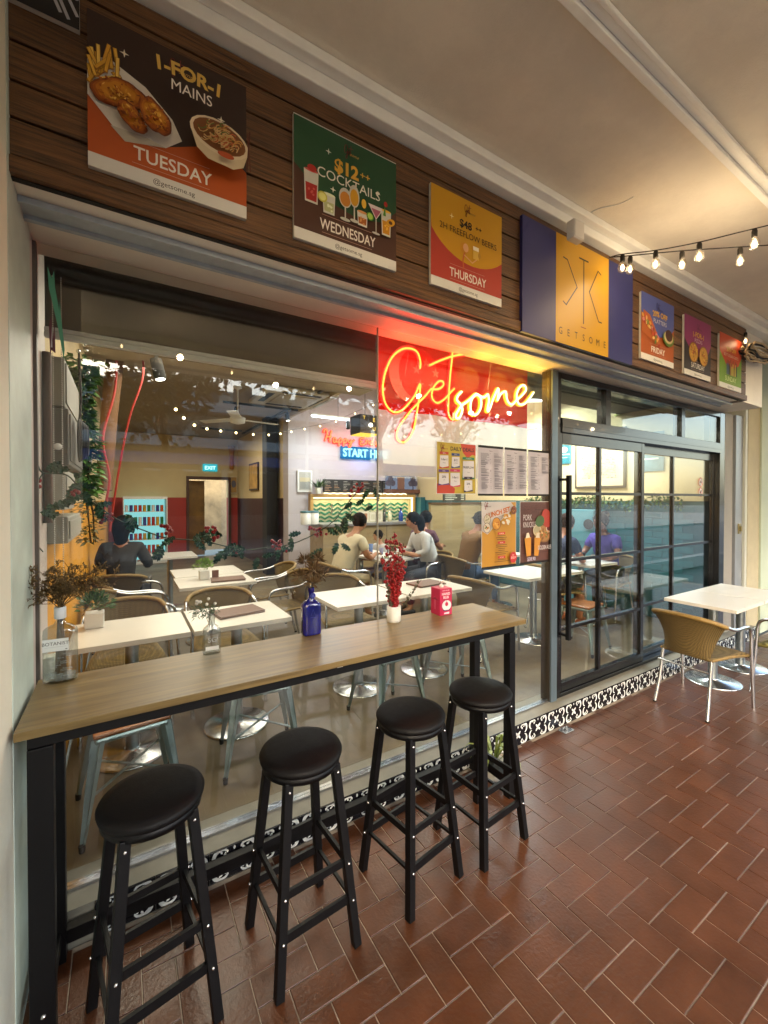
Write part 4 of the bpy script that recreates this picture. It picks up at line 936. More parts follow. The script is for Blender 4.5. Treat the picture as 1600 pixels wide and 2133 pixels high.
for (x,z,ww,hh,hc,t1,t2) in ((.02,.165,.07,.07,'#b8401c','1-for-1','Mains'),(.115,.17,.065,.06,'#3a4a7a','$12','cocktails'),(.205,.10,.10,.11,'#2f7a4a','FREEFLOW','beers'),(.01,.06,.08,.065,'#5a3a7a','20%','off'),(.10,.05,.08,.08,'#c03a5a','1-for-1','Pizza'),(.215,.02,.07,.065,'#3a2a3a','20%','off')):
    p.poly([(x-.004,z-.012),(x+ww+.004,z-.006),(x+ww,z+hh*.5),(x,z+hh*.4)],hc); p.poly([(x,z),(x+ww*.3,z-.006),(x+ww,z+.004),(x+ww*.97,z+hh),(x+.002,z+hh*.97)],'#d2cfd2'); p.rect(x-.002,z+hh+.006,x+ww,z+hh+.022,hc)
    p.text(t1,x+ww/2,z+hh*.55,.019,'#1a1a22',.02); p.text(t2,x+ww/2,z+hh*.3,.01,'#555566',0)
    p.text({'FREEFLOW':'THURSDAY'}.get(t1,'DEAL'),x+ww/2,z+hh+.01,.01,'#ddd8d0',0)
sheet('deals_poster','yellow and orange daily deals poster taped inside the window glass','poster',1.63,1.683,w,h,p,'menus taped on the window',bands=(0,0))
for k,(x,ww,lab) in enumerate(((1.975,.228,'leftmost of three'),(2.222,.220,'middle of three'),(2.464,.225,'rightmost of three'))):
    p=Print(); p.rect(0,0,ww,h,'#bdb8c2'); p.text('Menu',ww/2,h-.035,.013,'#44424c',.0); r2=random.Random(k)
    for c in range(2):
        x0=.02+c*(ww/2); z=h-.05
        while z>.03+(.12 if k==2 and c==1 else 0):
            L=r2.uniform(.035,.078); p.rect(x0,z,x0+L,z+.0032,'#7d7a86' if r2.random()<.8 else '#3c3a46')
            if r2.random()<.5: p.rect(x0+.083,z,x0+.092,z+.0032,'#7d7a86')
            z-=r2.choice((.0062,.0062,.0062,.012))
    sheet('printed_menu','white printed menu sheet on the window, %s side by side'%lab,'menu',x,1.683,ww,h,p,'menus taped on the window')
w,h=.325,.43
p=Print(); p.rect(0,0,w,h,'#b9872c'); p.poly([(0,.24),(.05,.215),(.12,.27),(.2,.32),(w,.40),(w,h),(0,h)],'#c2bcbc'); p.poly([(w-.03,h-.02),(w,h-.05),(w,h),(w-.05,h)],'#b9872c')
script_logo(p,.035,.40,.03,'#8a2a1a','#5a4a4a',.003); p.text('LUNCH SET',.155,.345,.046,'#b8621c',.04,rot=R(12),sx=.95); p.text('SALAD | SOUP | PIZZA',.16,.328,.010,'#6a5a4a',0,rot=R(12))
def dish(x,z,r,c1,c2,k=14):
    p.ell(x,z,r,r*1.05,'#5a4a3a'); p.ell(x,z,r*.9,r*.95,c1)
    for i in range(k): a=rnd.uniform(0,6.28); q=rnd.uniform(0,.65)*r; p.ell(x+q*math.cos(a),z+q*math.sin(a),r*.2,r*.13,rnd.choice(c2),a,7)
dish(.045,.315,.032,'#c9c0a8',['#6a7a4a','#a8a08a','#d9d2c0']); dish(.04,.26,.033,'#d9d0c0',['#4a6a2a','#a85a2a','#c9a05a']); dish(.125,.285,.042,'#c98a2a',['#e0b45a','#b5601c','#d9a040']); dish(.29,.375,.028,'#8a4a2a',['#5a2a1a','#b5803a'])
for i in range(12): p.ell(.21+rnd.uniform(-.03,.035),.315+rnd.uniform(-.035,.03),.016,.01,rnd.choice(['#c9872a','#d9a24a','#d8d2c2']),rnd.uniform(0,3),8)
r2=random.Random(3); z=.215
for head in ('STARTER','MAINS','DRINKS'):
    p.rect(w/2-.035,z-.003,w/2+.035,z+.013,'#c23a34'); p.text(head,w/2,z,.011,'#e6d0c0',.01); z-.0
    for i in range({'STARTER':3,'MAINS':6,'DRINKS':2}[head]): z-=.0125; L=r2.uniform(.03,.07); p.rect(w/2-L,z,w/2+L,z+.0036,'#5c4620')
    z-=.024
p.ell(.275,.05,.035,.038,'#b82a2a'); p.text('$12.9',.275,.042,.02,'#e6c8c0',.03); p.text('SET',.275,.062,.011,'#e6c8c0',.01)
sheet('lunch_poster','mustard lunch set poster with bowls taped on the window glass','poster',2.01,1.196,w,h,p,'menus taped on the window',bands=(0,1))
p=Print(); p.rect(0,0,w,h,'#5e3b33')
for k in range(7): p.rect(0,k*.062,w,k*.062+.003,'#472a25')
for i in range(26): p.line([(rnd.uniform(.01,.28),rnd.uniform(.33,.42))]*1+[(rnd.uniform(.03,.3),rnd.uniform(.33,.42))],.0015,'#6f4a40')
p.text('PORK',.02,.30,.058,'#c9c0c0',.01,'LEFT',sx=.62); p.text('KNUCKLE',.02,.25,.055,'#c9c0c0',.01,'LEFT',sx=.55)
p.ell(.225,.20,.10,.062,'#8a6238',-.3,26); p.ell(.225,.203,.092,.054,'#a87c4c',-.3,26); p.ell(.17,.225,.045,.04,'#c9bda0'); p.ell(.17,.225,.036,.031,'#b0a584'); p.ell(.30,.24,.03,.035,'#c8c0ba'); p.ell(.30,.24,.022,.026,'#5a1c16')
p.ell(.275,.31,.055,.07,'#a83a2a',.4); p.ell(.20,.29,.05,.04,'#4a6638',.3)
for i in range(40): a=rnd.uniform(0,6.28); q=rnd.uniform(0,1); p.ell(.23+.07*q*math.cos(a),.195+.035*q*math.sin(a),.011,.008,rnd.choice(['#c99a5a','#b5703a','#8a5a2a','#d9b98a','#6a7a3a']),a,7)
for x,rt in ((.045,.08),(.125,-.12)):
    q=[(0,.0),(.045,0),(.058,.13),(-.012,.13)]; q=[(x+a*math.cos(rt)-b*math.sin(rt),.045+a*math.sin(rt)+b*math.cos(rt)) for a,b in q]; p.poly(q,'#c98a2c'); q2=[(0,.13),(.046,.13),(.035,.165),(.014,.165)]; q2=[(x+(a-.0)*math.cos(rt)-b*math.sin(rt),.045+a*math.sin(rt)+b*math.cos(rt)) for a,b in q2]; p.poly(q2,'#d9cdb8')
p.text('GOLDEN ALES',.315,.085,.042,'#c9c0c4',.01,'RIGHT',sx=.55); p.text('$38.90',.05,.012,.036,'#b8b0c8',.02,'LEFT',sx=.9)
sheet('pork_poster','brown pork knuckle and golden ales poster taped on the window glass','poster',2.382,1.196,w,h,p,'menus taped on the window',bands=(0,1))

# ================================================================ INSIDE: BAR, BACK WALL
m_ply=mat('pale ply counter','#a08a62',.5,col2='#8f7a55',var=.06,vs=3,stretch=(.5,4,4))
bc_=thing('bar_counter','long bar counter with pale plywood front and grey stone top','counter',(2.95,6.75,FZ))
MB().box(0,2.6,0,.6,0,1.02).build('counter_front',m_ply,bc_); MB().box(-.03,2.75,-.05,.62,1.021,1.07).build('counter_top',mat('grey stone','#7d7a78',.3,var=.05),bc_,bevel=.004)
for x in (.65,1.3,1.95): MB().box(x,x+.006,-.003,-.0,0,1.02).build('joint_strip',m_dk,bc_)
pc=thing('ply_partition','pale plywood half height partition at the right end of the counter','partition',(4.4,5.6,FZ)); MB().box(0,1.3,0,.05,0,1.42).build('panel',m_ply,pc); MB().box(0,1.3,-.02,.07,1.421,1.45).build('cap_rail',mat('walnut cap','#5a4028',.5),pc)
# back bar niche
nb2=thing('back_bar','lit back bar niche with green chevron tiles and warm strip lighting','back bar',(3.08,7.75,0))
MB().box(0,2.5,-.10,.03,1.68,1.74).box(0,.06,-.10,.03,1.17,1.68).box(2.44,2.5,-.10,.03,1.17,1.68).build('timber_surround',mat('lit pine','#b08a4e',.5),nb2)
MB().box(.06,2.44,-.09,-.07,1.655,1.675).build('strip_light',glow('warm strip','#ffe0a0',6),nb2); MB().box(2.40,2.43,-.09,-.07,1.2,1.65).build('strip_light',glow('warm strip','#ffe0a0',6),nb2)
MB().box(.06,2.44,.012,.02,1.17,1.68).build('tile_backing',mat('tile grout pale','#a8a585',.7),nb2)
mg=obj_tint(mat('green glazed tile','#2d6a56',.2,var=.2,vs=20),.3); cme=None
for r_ in range(6):
    for k in range(26):
        x=.075+.092*k; z=1.175+.085*r_
        if x+.09>2.44 or z+.1>1.70: continue
        s_=1 if k%2 else -1; o=bpy.data.objects.new('chevron_tile',cme) if cme else MB().add([(0,0,0),(.085,0,.045),(.085,0,.085),(0,0,.04),(0,.009,0),(.085,.009,.045),(.085,.009,.085),(0,.009,.04)],[(0,1,2,3),(0,4,5,1),(3,2,6,7),(0,3,7,4),(1,5,6,2)]).build('chevron_tile',mg,None)
        if cme: C.objects.link(o)
        cme=o.data; o.parent=nb2; o.location=(x+(.086 if s_<0 else 0),0,z-.03); o.scale=(s_,1,1)
def wall_bottle(x,y,z,col,h=.26,r=.036,label='bottle',cm=None,lab=None):
    t=thing('spirit_bottle',label,'bottle',(x,y,z),0,'bottles on the bar counter')
    MB().lathe([(r*.9,0),(r,.01),(r,h*.6),(r*.35,h*.75),(r*.32,h*.93),(r*.42,h*.93),(r*.42,h)],n=14).build('glass_body',mat('bottle '+col,col,.12,coat=.5),t)
    if lab: MB().lathe([(r*1.03,h*.15),(r*1.03,h*.5)],n=14,cap=False).build('paper_label',mat('label '+lab,lab,.6),t)
    return t
CTZ=FZ+1.071
def ctr(u,Y=6.95): return onY(u,1085,Y).x
for u,col,h,r,lab,l in ((766,'#c9b48a',.2,.045,'#d9d2c0','squat cream bottle beside the glass joint, on the counter'),(800,'#20201e',.24,.035,'#3a3a34','slim black bottle on the counter right of the glass joint'),(812,'#cfc49a',.26,.04,'#d8d2a8','pale gin bottle on the counter'),(835,'#1d3f8a',.27,.045,None,'blue bottle on the counter behind the berry pot'),
    (904,'#101013',.27,.045,'#b5a07c','leftmost of the three black bottles with diamond label'),(919,'#101013',.27,.045,'#a8776a','middle of the three black bottles with diamond label'),(930,'#101013',.27,.045,'#98989a','rightmost of the three black bottles with diamond label')):
    wall_bottle(ctr(u),6.95,CTZ,col,h,r,l,lab=lab)
for u,ww,hh,c1,l in ((755,.22,.22,'#b0785a','framed pink and brown card on the counter'),(776,.16,.2,'#cfc8ae','framed white certificate on the counter, left'),(789,.16,.21,'#c5bea6','framed white certificate on the counter by the glass joint')):
    t=thing('framed_card',l,'frame',(ctr(u)-.1,6.9,CTZ),0,'frames on the counter'); MB().box(0,ww,0,.02,0,hh).build('frame',mat('pale frame','#c9c2aa',.5),t); Print().rect(.02,.02,ww-.02,hh-.02,'#e0dac8').rect(.04,.045,ww-.04,hh-.05,c1).build('printed_face',t)
for u,l in ((620,'left of the till'),(636,'nearer the niche')):
    t=thing('white_jar','white canister with teal lid on the counter, %s'%l,'jar',(ctr(u,6.9)+.15,6.9,CTZ),0,'canisters on the counter'); MB().lathe([(.09,0),(.095,.2),(.09,.2)],n=20).build('jar',m_white2,t); MB().lathe([(.098,.2),(.098,.23),(.05,.235)],n=20).build('lid',m_teal,t)
# taps
for k in range(4):
    t=thing('beer_tap','chrome beer tap handle, number %s from the left in the tiled niche'%('one','two','three','four')[k],'tap',(3.55+.42*k,7.70,1.35),0,'beer taps'); MB().lathe([(.02,.0),(.012,.1),(.02,.2)],n=10).bar((0,-.1,.08),(0,0,.08),.02).build('tap_body',m_alu,t)
# chalkboards
r2=random.Random(5)
for x,ww,l in ((3.40,.62,'first'),(4.04,.72,'second'),(4.78,.62,'third')):
    t=thing('chalkboard','black chalkboard menu above the back bar, %s from the left'%l,'chalkboard',(x,7.77,1.78),0,'chalkboards above the bar'); MB().box(0,ww,0,.025,0,.26).build('board',m_dk,t)
    p=Print(); p.rect(.01,.01,ww-.01,.25,'#1c1a1a')
    for c in range(3):
        for i in range(7): x0=.03+c*ww/3; p.rect(x0,.03+i*.031,x0+r2.uniform(.06,ww/3-.05),.038+i*.031,r2.choice(['#a8a49a','#8a8478','#b08a6a']))
    p.build('chalk_writing',t)
    m=MB()
    for i in range(24): m.ball((ww*(i+.5)/24,-.03,-.025+.01*math.sin(i)),.008,6,4)
    m.build('fairy_lights',glow('fairy light','#fff0c0',10),t)
t=thing('small_chalkboard','small leaning chalkboard price list above the black bottles','chalkboard',(5.0,5.58,1.60),R(0)); MB().box(-.33,.17,0,.03,0,.26).build('board',mat('chalk slate','#3c382c',.8),t); p=Print()
for i in range(7): p.rect(-.3,.03+i*.031,-.3+r2.uniform(.2,.3),.042+i*.031,'#b5b09a'); p.rect(.06,.03+i*.031,.13,.042+i*.031,'#b5b09a')
p.build('chalk_writing',t)
# neon on back wall
hn=thing('neon_sign','small red cursive neon above the pale blue one on the back wall','neon sign',(3.4,7.74,2.7)); s5=5.
def Z3(pts): return [(600+x/s5,880+y/s5) for x,y in pts]
hs_=[[(375,105),(378,80),(400,75),(410,110),(400,150),(385,190)],[(455,85),(440,140),(435,205)],[(400,150),(430,148),(455,145)],[(500,165),(480,160),(470,185),(480,210),(498,195),(503,165),(505,205),(520,200)],
 [(530,175),(532,245)],[(532,185),(550,165),(565,180),(555,205),(535,205)],[(580,175),(580,250)],[(582,185),(600,170),(612,185),(602,208),(585,208)],[(625,175),(630,205),(650,205),(658,178)],[(660,178),(658,240),(640,255),(640,235),(695,180)],
 [(800,165),(765,165),(750,185),(775,200),(750,215),(765,235),(800,225)],[(815,185),(815,230)],[(815,200),(835,185),(840,228)],[(875,195),(855,200),(858,230),(880,225)],[(893,150),(880,225),(895,235)],[(915,195),(912,232),(935,235)]]
neon(hn,[pix(Z3(q),7.74) for q in hs_],.012,glow('soft red core',(1,.30,.10),2.0),nb_,n=3)
t=thing('neon_sign','pale blue block letter neon START HERE on the back wall','neon sign',(3.82,7.74,2.5))
cu=bpy.data.curves.new('text','FONT'); cu.body='START HERE'; cu.size=.235; cu.extrude=.01; cu.offset=.004; to=bpy.data.objects.new('text',cu); C.objects.link(to); bpy.context.view_layer.update()
me=bpy.data.meshes.new_from_object(to.evaluated_get(bpy.context.evaluated_depsgraph_get())); bpy.data.objects.remove(to); me.materials.clear(); me.materials.append(glow('pale cyan neon',(.35,.85,1),2.4)); o=bpy.data.objects.new('neon_letters',me); C.objects.link(o); o.parent=t; o.rotation_euler=(R(90),0,0); o.location=(.0,0,.02); o.scale=(.84,1,1)
MB().box(-.05,1.18,.012,.02,-.03,.23).build('halo_panel',glow('cyan halo',(.02,.30,.75),.8),t)  # glowing panel added behind the letters as their painted cyan halo
lamp('blue_neon_light','POINT',(4.3,7.5,2.5),14,(.25,.4,1),.2); lamp('red_script_light','POINT',(4.0,7.5,2.85),9,(1,.15,.2),.2)
# pictures on back walls
t=thing('framed_picture','white framed landscape picture between the dark column and the bar niche','picture',(2.86,7.76,1.78)); MB().box(0,.3,0,.03,0,.42).build('frame',m_white2,t); Print().rect(.03,.03,.27,.39,'#a8a49c').rect(.05,.06,.25,.2,'#8a8a84').rect(.05,.2,.25,.28,'#b8aa8a').build('printed_face',t)
t=thing('wall_plant','small palm plant in cream pot on the ledge beside the chalkboards','plant',(3.22,7.6,1.745)); MB().lathe([(.045,0),(.06,.12),(.05,.12)],n=16).build('pot',m_cream,t); m=MB()
for k in range(40): a=rnd.uniform(0,6.28); m.leaf((0,0,.1),(math.cos(a),math.sin(a),rnd.uniform(.3,1.4)),(0,0,1),rnd.uniform(.15,.3),.03)
m.build('fronds',m_green,t)
# projector screen with shamrocks
t=thing('wall_screen','pale lit projector screen with brown lower edge behind the flag','screen',(4.86,7.74,1.86)); MB().box(0,.80,0,.03,0,.72).build('screen',glow('screen glow',(.55,.62,.85),.42),t); MB().box(-.05,1.0,-.04,0,-.09,-.005).build('lower_ledge',mat('brown ledge','#6a4434',.5),t)
for x,l in ((.08,'left'),(.68,'right')):
    q=thing('shamrock','dark shamrock cut-out standing on the %s of the screen ledge'%l,'decoration',(4.86+x,7.68,1.86),0,'shamrocks on the screen ledge'); m=MB()
    for dx,dz in ((-.06,.13),(.06,.13),(0,.22)): m.lathe([(.06,-.006),(.06,.006)],(0,0,0),14); 
    m=MB()
    for dx,dz in ((-.06,.13),(.06,.13),(0,.22)):
        ps=[(dx+.065*math.cos(R(a)),0,dz+.065*math.sin(R(a))) for a in range(0,360,24)]; o_=len(ps); m.add(ps+[(p_[0],.012,p_[2]) for p_ in ps],[tuple(range(o_-1,-1,-1)),tuple(range(o_,2*o_))]+[(i,(i+1)%o_,o_+(i+1)%o_,o_+i) for i in range(o_)])
    m.box(-.012,.012,0,.012,0,.14); m.build('cutout',mat('mauve card','#4e4656',.8),q)
q=thing('brown_card','brown standing card between the two shamrocks','card',(5.2,7.69,1.86)); MB().box(-.07,.11,0,.012,0,.27).build('card',mat('brown card','#7a5548',.8),q)
# teal cabinet right of the niche
t=thing('teal_cabinet','teal painted cabinet beside the lit bar niche','cabinet',(5.62,7.5,FZ)); MB().box(-.0,.12,0,.28,0,1.55).build('cabinet_side',m_teal,t)

# passage end: doorway, exit sign, posters, fridge
t=thing('exit_sign','lit turquoise EXIT sign above the rear doorway','sign',(1.80,11.96,2.38)); MB().box(0,.36,0,.03,0,.19).build('box',glow('exit glow',(.03,.42,.50),1.3),t); Print().text('EXIT',.18,.045,.135,'#c8f0f0',.02).build('printed_face',t,m=glow('exit letter',(.6,1,1),2))
dw=thing('rear_doorway','brown wooden doorway frame in the far wall below the lit sign','doorway',(1.46,11.95,FZ)); MB().box(-.06,0,-.03,.05,0,2.03).build('jamb',mat('brown door timber','#4a2c18',.5),dw); MB().box(.98,1.04,-.03,.05,0,2.03).build('jamb',mat('brown door timber'),dw); MB().box(-.06,1.04,-.03,.05,2.031,2.10).build('lintel',mat('brown door timber'),dw)
MB().box(.0,.42,.3,.34,0,2.0).build('door_leaf',mat('ochre glass','#7a5a20',.4,var=.5,vs=3),dw)
t=thing('wall_poster','vintage sepia poster on the cream wall right of the doorway','poster',(2.50,11.95,1.80)); MB().box(0,.17,0,.02,0,.45).build('frame',m_cream,t); Print().rect(.01,.01,.16,.44,'#a8844a').ell(.08,.25,.06,.1,'#5a5a6a').build('printed_face',t)
for (X,Y0,Y1,z0,z1,c1,l) in ((2.68,8.6,9.2,1.75,2.4,'#9aa08a','large pale framed map on the passage wall'),(2.68,9.8,10.6,1.85,2.5,'#b08a4a','sepia framed poster on the passage wall')):
    t=thing('framed_picture',l,'picture',(X,Y0,z0)); MB().box(-.03,0,0,Y1-Y0,0,z1-z0).build('frame',mat('dark frame','#3a2a1c',.5),t); MB().box(-.034,-.031,.04,Y1-Y0-.04,.04,z1-z0-.04).build('picture',mat('picture '+c1,c1,.5,var=.4,vs=5),t)
t=thing('beer_glass_decal','tall amber beer glass wall decoration right of the EXIT sign','decoration',(2.53,11.96,2.45)); MB().lathe([(.05,0),(.06,.03),(.05,.3),(.09,.62),(.085,.64)],n=14,sy=.2).build('glass',mat('amber glass','#a8701c',.3,var=.3,vs=9),t)
fg=thing('drinks_fridge','glass fronted drinks fridge glowing cyan at the far left','fridge',(.02,11.2,.9))
MB().box(-.02,0,0,.6,-.78,.8).box(.86,.88,0,.6,-.78,.8).box(0,.86,0,.6,.74,.8).box(0,.86,0,.6,-.78,-.72).build('cabinet',m_white2,fg); MB().box(0,.86,.58,.6,-.72,.74).build('lit_back',glow('fridge light',(.35,.85,.88),.9),fg)
for k in range(4): MB().box(0,.86,.1,.57,-.55+.33*k,-.54+.33*k).build('shelf',m_white2,fg)
for r_ in range(4):
    for k in range(9):
        q=thing('drink_can','small coloured cold drink can standing on a shelf of the lit fridge','can',(.07+.09*k,11.35,.36+.33*r_),0,'cans in the fridge'); MB().cyl((0,0,0),.035,.15 if r_%2 else .2,10).build('can_body',mat('can %d'%((k*7+r_*3)%6),['#b02a2a','#c9a02a','#2a7a4a','#d8d8d8','#3a3a8a','#c95a2a'][(k*7+r_*3)%6],.3),q)
# dark column
cl=thing('dark_column','tall black painted column at the passage corner beside the bar wall','column',(2.42,8.3,FZ)); MB().box(0,.22,0,.3,0,3.14).build('column_shaft',m_dk,cl)

# ================================================================ CEILING FITTINGS
ac=thing('ceiling_cassette','white four way ceiling air conditioner cassette','air conditioner',(2.3,6.45,3.21))
MB().box(-.55,.55,-.55,.55,0,.06).build('panel',mat('ac cream','#b8b09a',.5),ac,bevel=.02); MB().box(-.30,.30,-.30,.30,-.012,0).build('intake_grille',mat('ac grille','#a39a84',.5),ac,bevel=.004)
for a in range(4):
    o=MB().box(-.30,.30,-.47,-.38,-.006,.0).build('air_slot',m_dk,ac); o.rotation_euler=(0,0,R(90*a))
fn=thing('ceiling_fan','white three blade ceiling fan below the low ceiling','fan',(1.42,6.3,2.85))
MB().lathe([(.012,0),(.012,.38),(.06,.40),(.06,.43)],n=14).build('down_rod',m_white2,fn); MB().lathe([(.03,-.12),(.1,-.1),(.11,-.03),(.03,0)],n=20).build('motor_housing',m_white2,fn)
for a in (10,130,250): o=MB().box(.1,.62,-.065,.065,-.06,-.05).build('blade',m_white2,fn); o.rotation_euler=(R(6),0,R(a))
tr=thing('track_rail','black ceiling track rail running along the bulkhead with spotlights','track light',(0,0,3.12)); MB().bar((2.5,4.6,.12),(2.5,10.6,.12),.035,.03).build('rail',m_dk,tr); MB().bar((1.3,6.72,.0),(2.48,6.72,.0),.035,.03).build('rail',m_dk,tr); MB().bar((1.5,10.2,.12),(2.4,10.2,.12),.035,.03).build('rail',m_dk,tr)
def spot(label,x,y,z,lit=True,aim=(0,0,-1),pw=0):
    t=thing('spotlight',label,'spotlight',(x,y,z),0,'black track spotlights'); d=Vector(aim).normalized()
    MB().bar((0,0,0),(0,0,-.07),.02).build('bracket',m_dk,t); a=Vector((0,0,-.06))-d*.02; MB().tube([a,a+d*.13],.036,14,cap=True).build('barrel',m_dk,t)
    if lit: MB().tube([a+d*.1305,a+d*.132],.028,14).build('lens',glow('spot lens',(1,.93,.8),14),t)
    if pw:
        l=lamp('spot_beam','SPOT',(Vector((x,y,z))+a+d*.16),pw,(1,.86,.66),.03); l.data.spot_size=R(95); l.data.spot_blend=.7; l.rotation_euler=d.to_track_quat('-Z','Y').to_euler()
q=onY(326,768,3.1); spot('lit spotlight hanging nearest behind the blind rail',q.x,3.1,q.z+.1,aim=(.2,-.1,-1),pw=60)
q=onY(350,612,2.9); spot('lit spotlight seen through the blind, top left',q.x,3.3,3.2) if False else None
q=onY(492,860,6.7); spot('black spotlight on the left end of the short rail',1.5,6.72,3.10,False,(-.3,-.3,-1)); spot('black spotlight on the right end of the short rail',2.30,6.72,3.10,True,(.1,-.1,-1),25)
q=onY(686,801,5.2); spot('lit spotlight beside the air conditioner',q.x,5.2,q.z+.1,True,(0,-.3,-1),40)
q=onY(725,880,6.6); spot('black spotlight left of the letter lamp',q.x,6.6,q.z+.05,False,(-.2,-.4,-1))
# tube lights
def tube(label,a,b,pw,col=(.85,.95,1),w=.05,st=9):
    a=Vector(a);b=Vector(b); c=(a+b)/2; t=thing('tube_light',label,'tube light',c,0,'fluorescent tube lights'); MB().tube([a-c,b-c],.018,10).build('tube',glow('cool tube',(.80,.95,1),st),t); MB().bar(a-c+Vector((0,0,.03)),b-c+Vector((0,0,.03)),.05,.025).build('batten',m_white2,t)
    if pw:
        l=lamp('tube_glow','AREA',c-Vector((0,0,.04)),pw,col,(b-a).length); l.data.shape='RECTANGLE'; l.data.size_y=.08; d=(b-a); l.rotation_euler=(0,0,math.atan2(d.y,d.x))
    return t
tube('cyan white tube light hanging above the red neon script',onY(649,866,6.9),onY(727,875,6.9),50)
tube('bright tube light added near the teal wall for tubes reflected in the top door pane',(4.5,4.6,3.1),(5.5,3.9,3.1),110)  # added inside to stand for fluorescent tubes reflected in the door glass
tube('tube light near the ceiling behind the door transom',(4.3,3.4,3.15),(5.3,3.4,3.15),60)
dl=thing('round_ceiling_lamp','round white ceiling lamp glowing behind the middle transom light','ceiling lamp',(4.05,3.5,2.9)); q=onY(1303,826,3.6); dl.location=(q.x,3.6,q.z); MB().lathe([(.01,-.03),(.16,-.02),(.18,0),(.16,.03),(.05,.04)],n=24,cap=False).build('diffuser',glow('lamp diffuser',(.85,.95,1),5),dl); MB().lathe([(.19,.03),(.19,.05),(.02,.08)],n=24,cap=False).build('rim',m_white2,dl); lamp('ceiling_lamp_glow','POINT',dl.location-Vector((0,0,.12)),25,(.9,.95,1),.15)
fl=thing('lime_fan_blade','lime green ceiling fan behind the middle transom light','fan',(0,0,0)); q=onY(1295,866,3.2); fl.location=q; MB().box(-.12,.14,-.04,.04,-.012,.012).build('blade',mat('lime plastic','#9aa81c',.4),fl,bevel=.01); MB().lathe([(.01,0),(.01,.5)],n=8).build('down_rod',m_white2,fl)
# letter box pendant
lb=thing('letter_pendant','dark brown box pendant lamp with cut out letters hanging by a cord','pendant lamp',(0,0,0)); q=onY(758,896,5.6); lb.location=q+Vector((0.02,0,.07)); lb.scale=(.8,.8,.8)
MB().box(-.21,.2,-.2,-.19,-.17,.17).box(-.21,.2,.19,.2,-.17,.17).box(-.21,-.2,-.19,.19,-.17,.17).box(.19,.2,-.19,.19,-.17,.17).build('box_shade',mat('dark card shade','#2a1c14',.7),lb); MB().ball((0,-.215,-.02),.035,10,8).build('bulb',glow('pendant bulb','#fff0c8',14),lb); MB().lathe([(.005,.17),(.005,1.6)],n=6).build('cord',m_dk,lb)
for dx in (-.1,): MB().lathe([(.004,.17),(.004,1.6)],(-.42,.3,0),6).build('cord',m_dk,lb)
Print().text('T',-.13,.08,.09,'#e8963a',.02).text('E',.08,.05,.1,'#e8c83a',.03).text('U',.08,-.12,.1,'#e8d86a',.03).build('cut_letters',lb,(0,-.202,0),m=glow('lit letters',(1,.62,.12),1.4)); MB().box(-.2,.19,-.19,.19,-.185,-.172).build('lit_bottom',glow('lit yellow card',(1,.62,.08),1.6),lb)
lamp('pendant_glow','POINT',q-Vector((0,0.25,.25)),22,(1,.8,.5),.1)
# indoor string lights
def string(label,pts,n,r=.012,g='indoor string lights',cab=True,strength=14):
    t=thing('string_light',label,'string lights',pts[0],0,g); o0=Vector(pts[0]); P=smooth_path([Vector(p)-o0 for p in pts],8); MB().tube(P,.003,4).build('cable',m_dk,t)
    for k in range(n):
        f=(k+.5)/n*(len(P)-1); i=int(f); q=P[i]+(P[min(i+1,len(P)-1)]-P[i])*(f-i); MB().ball(q-Vector((0,0,.03)),r,8,6).build('bulb',glow('tiny bulb','#ffdf9a',strength),t)
    return t
string('string of tiny warm bulbs sagging across the low ceiling inside',[onY(u,v,Y) for u,v,Y in ((360,840,4.6),(405,880,5.2),(475,895,6.0),(560,902,6.6),(620,893,7.2),(700,875,7.6),(790,835,7.6))],15,.015)
string('second string of tiny bulbs running towards the right wall inside',[onY(u,v,Y) for u,v,Y in ((800,905,6.8),(870,905,6.2),(960,900,5.6),(1040,905,5),(1130,890,4.4))],9,.014)
# ambient interior ceiling lamps of the room (track and tubes over the tables)
lamp('room_tube_glow','AREA',(.9,4.6,2.95),75,(1,.89,.74),1.6,sizey=1.2); lamp('room_tube_glow_far','AREA',(1.2,9.2,3.1),90,(1,.88,.72),1.4,sizey=2.5)
lamp('bar_glow','AREA',(4.2,5.6,3.9),130,(1,.9,.76),2.2,sizey=2.5); lamp('window_row_glow','AREA',(1.6,3.0,2.72),50,(1,.88,.7),3.2,sizey=.4); lamp('right_row_glow','AREA',(4.6,3.2,2.72),45,(.9,.97,1),1.6,sizey=.5)
lamp('kitchen_glow','POINT',(2,13.5,2.6),60,(1,.82,.55),.2); lamp('niche_glow','AREA',(4.3,7.6,1.66),20,(1,.85,.5),2.2,sizey=.05)

# ================================================================ LEFT WALL FITTINGS (just inside the window)
m_grey=mat('grey enclosure','#8f8d84',.5,var=.05)
def wallbox(label,y0,y1,z0,z1,dep,m,extra=None):
    t=thing('electrical_box',label,'electrical box',(-.279 if y0<2.3 else -.297,y0,z0),0,'electrical boxes on the left wall'); MB().box(0,dep,0,y1-y0,0,z1-z0).build('enclosure',m,t,bevel=.006)
    MB().box(dep,dep+.006,.02,y1-y0-.02,.02,z1-z0-.02).build('cover',m,t,bevel=.002); return t
wallbox('pale grey electrical box at the top of the left wall stack',2.35,3.0,2.06,2.28,.08,m_grey)
wallbox('dark grey meter box with coiled cable on the left wall',2.33,3.0,1.80,2.05,.095,mat('dark grey box','#5d5c58',.5))
wallbox('pale grey switch box below the coiled cable',2.33,2.72,1.60,1.78,.08,mat('pale box','#a6a49c',.5))
wallbox('small dark grey box jutting beyond the cable coil on the left wall',3.08,3.6,1.83,1.97,.11,mat('dark grey box','#5d5c58'))
wallbox('lowest grey electrical box on the left wall with white lit side',2.33,2.95,1.45,1.57,.09,m_grey)
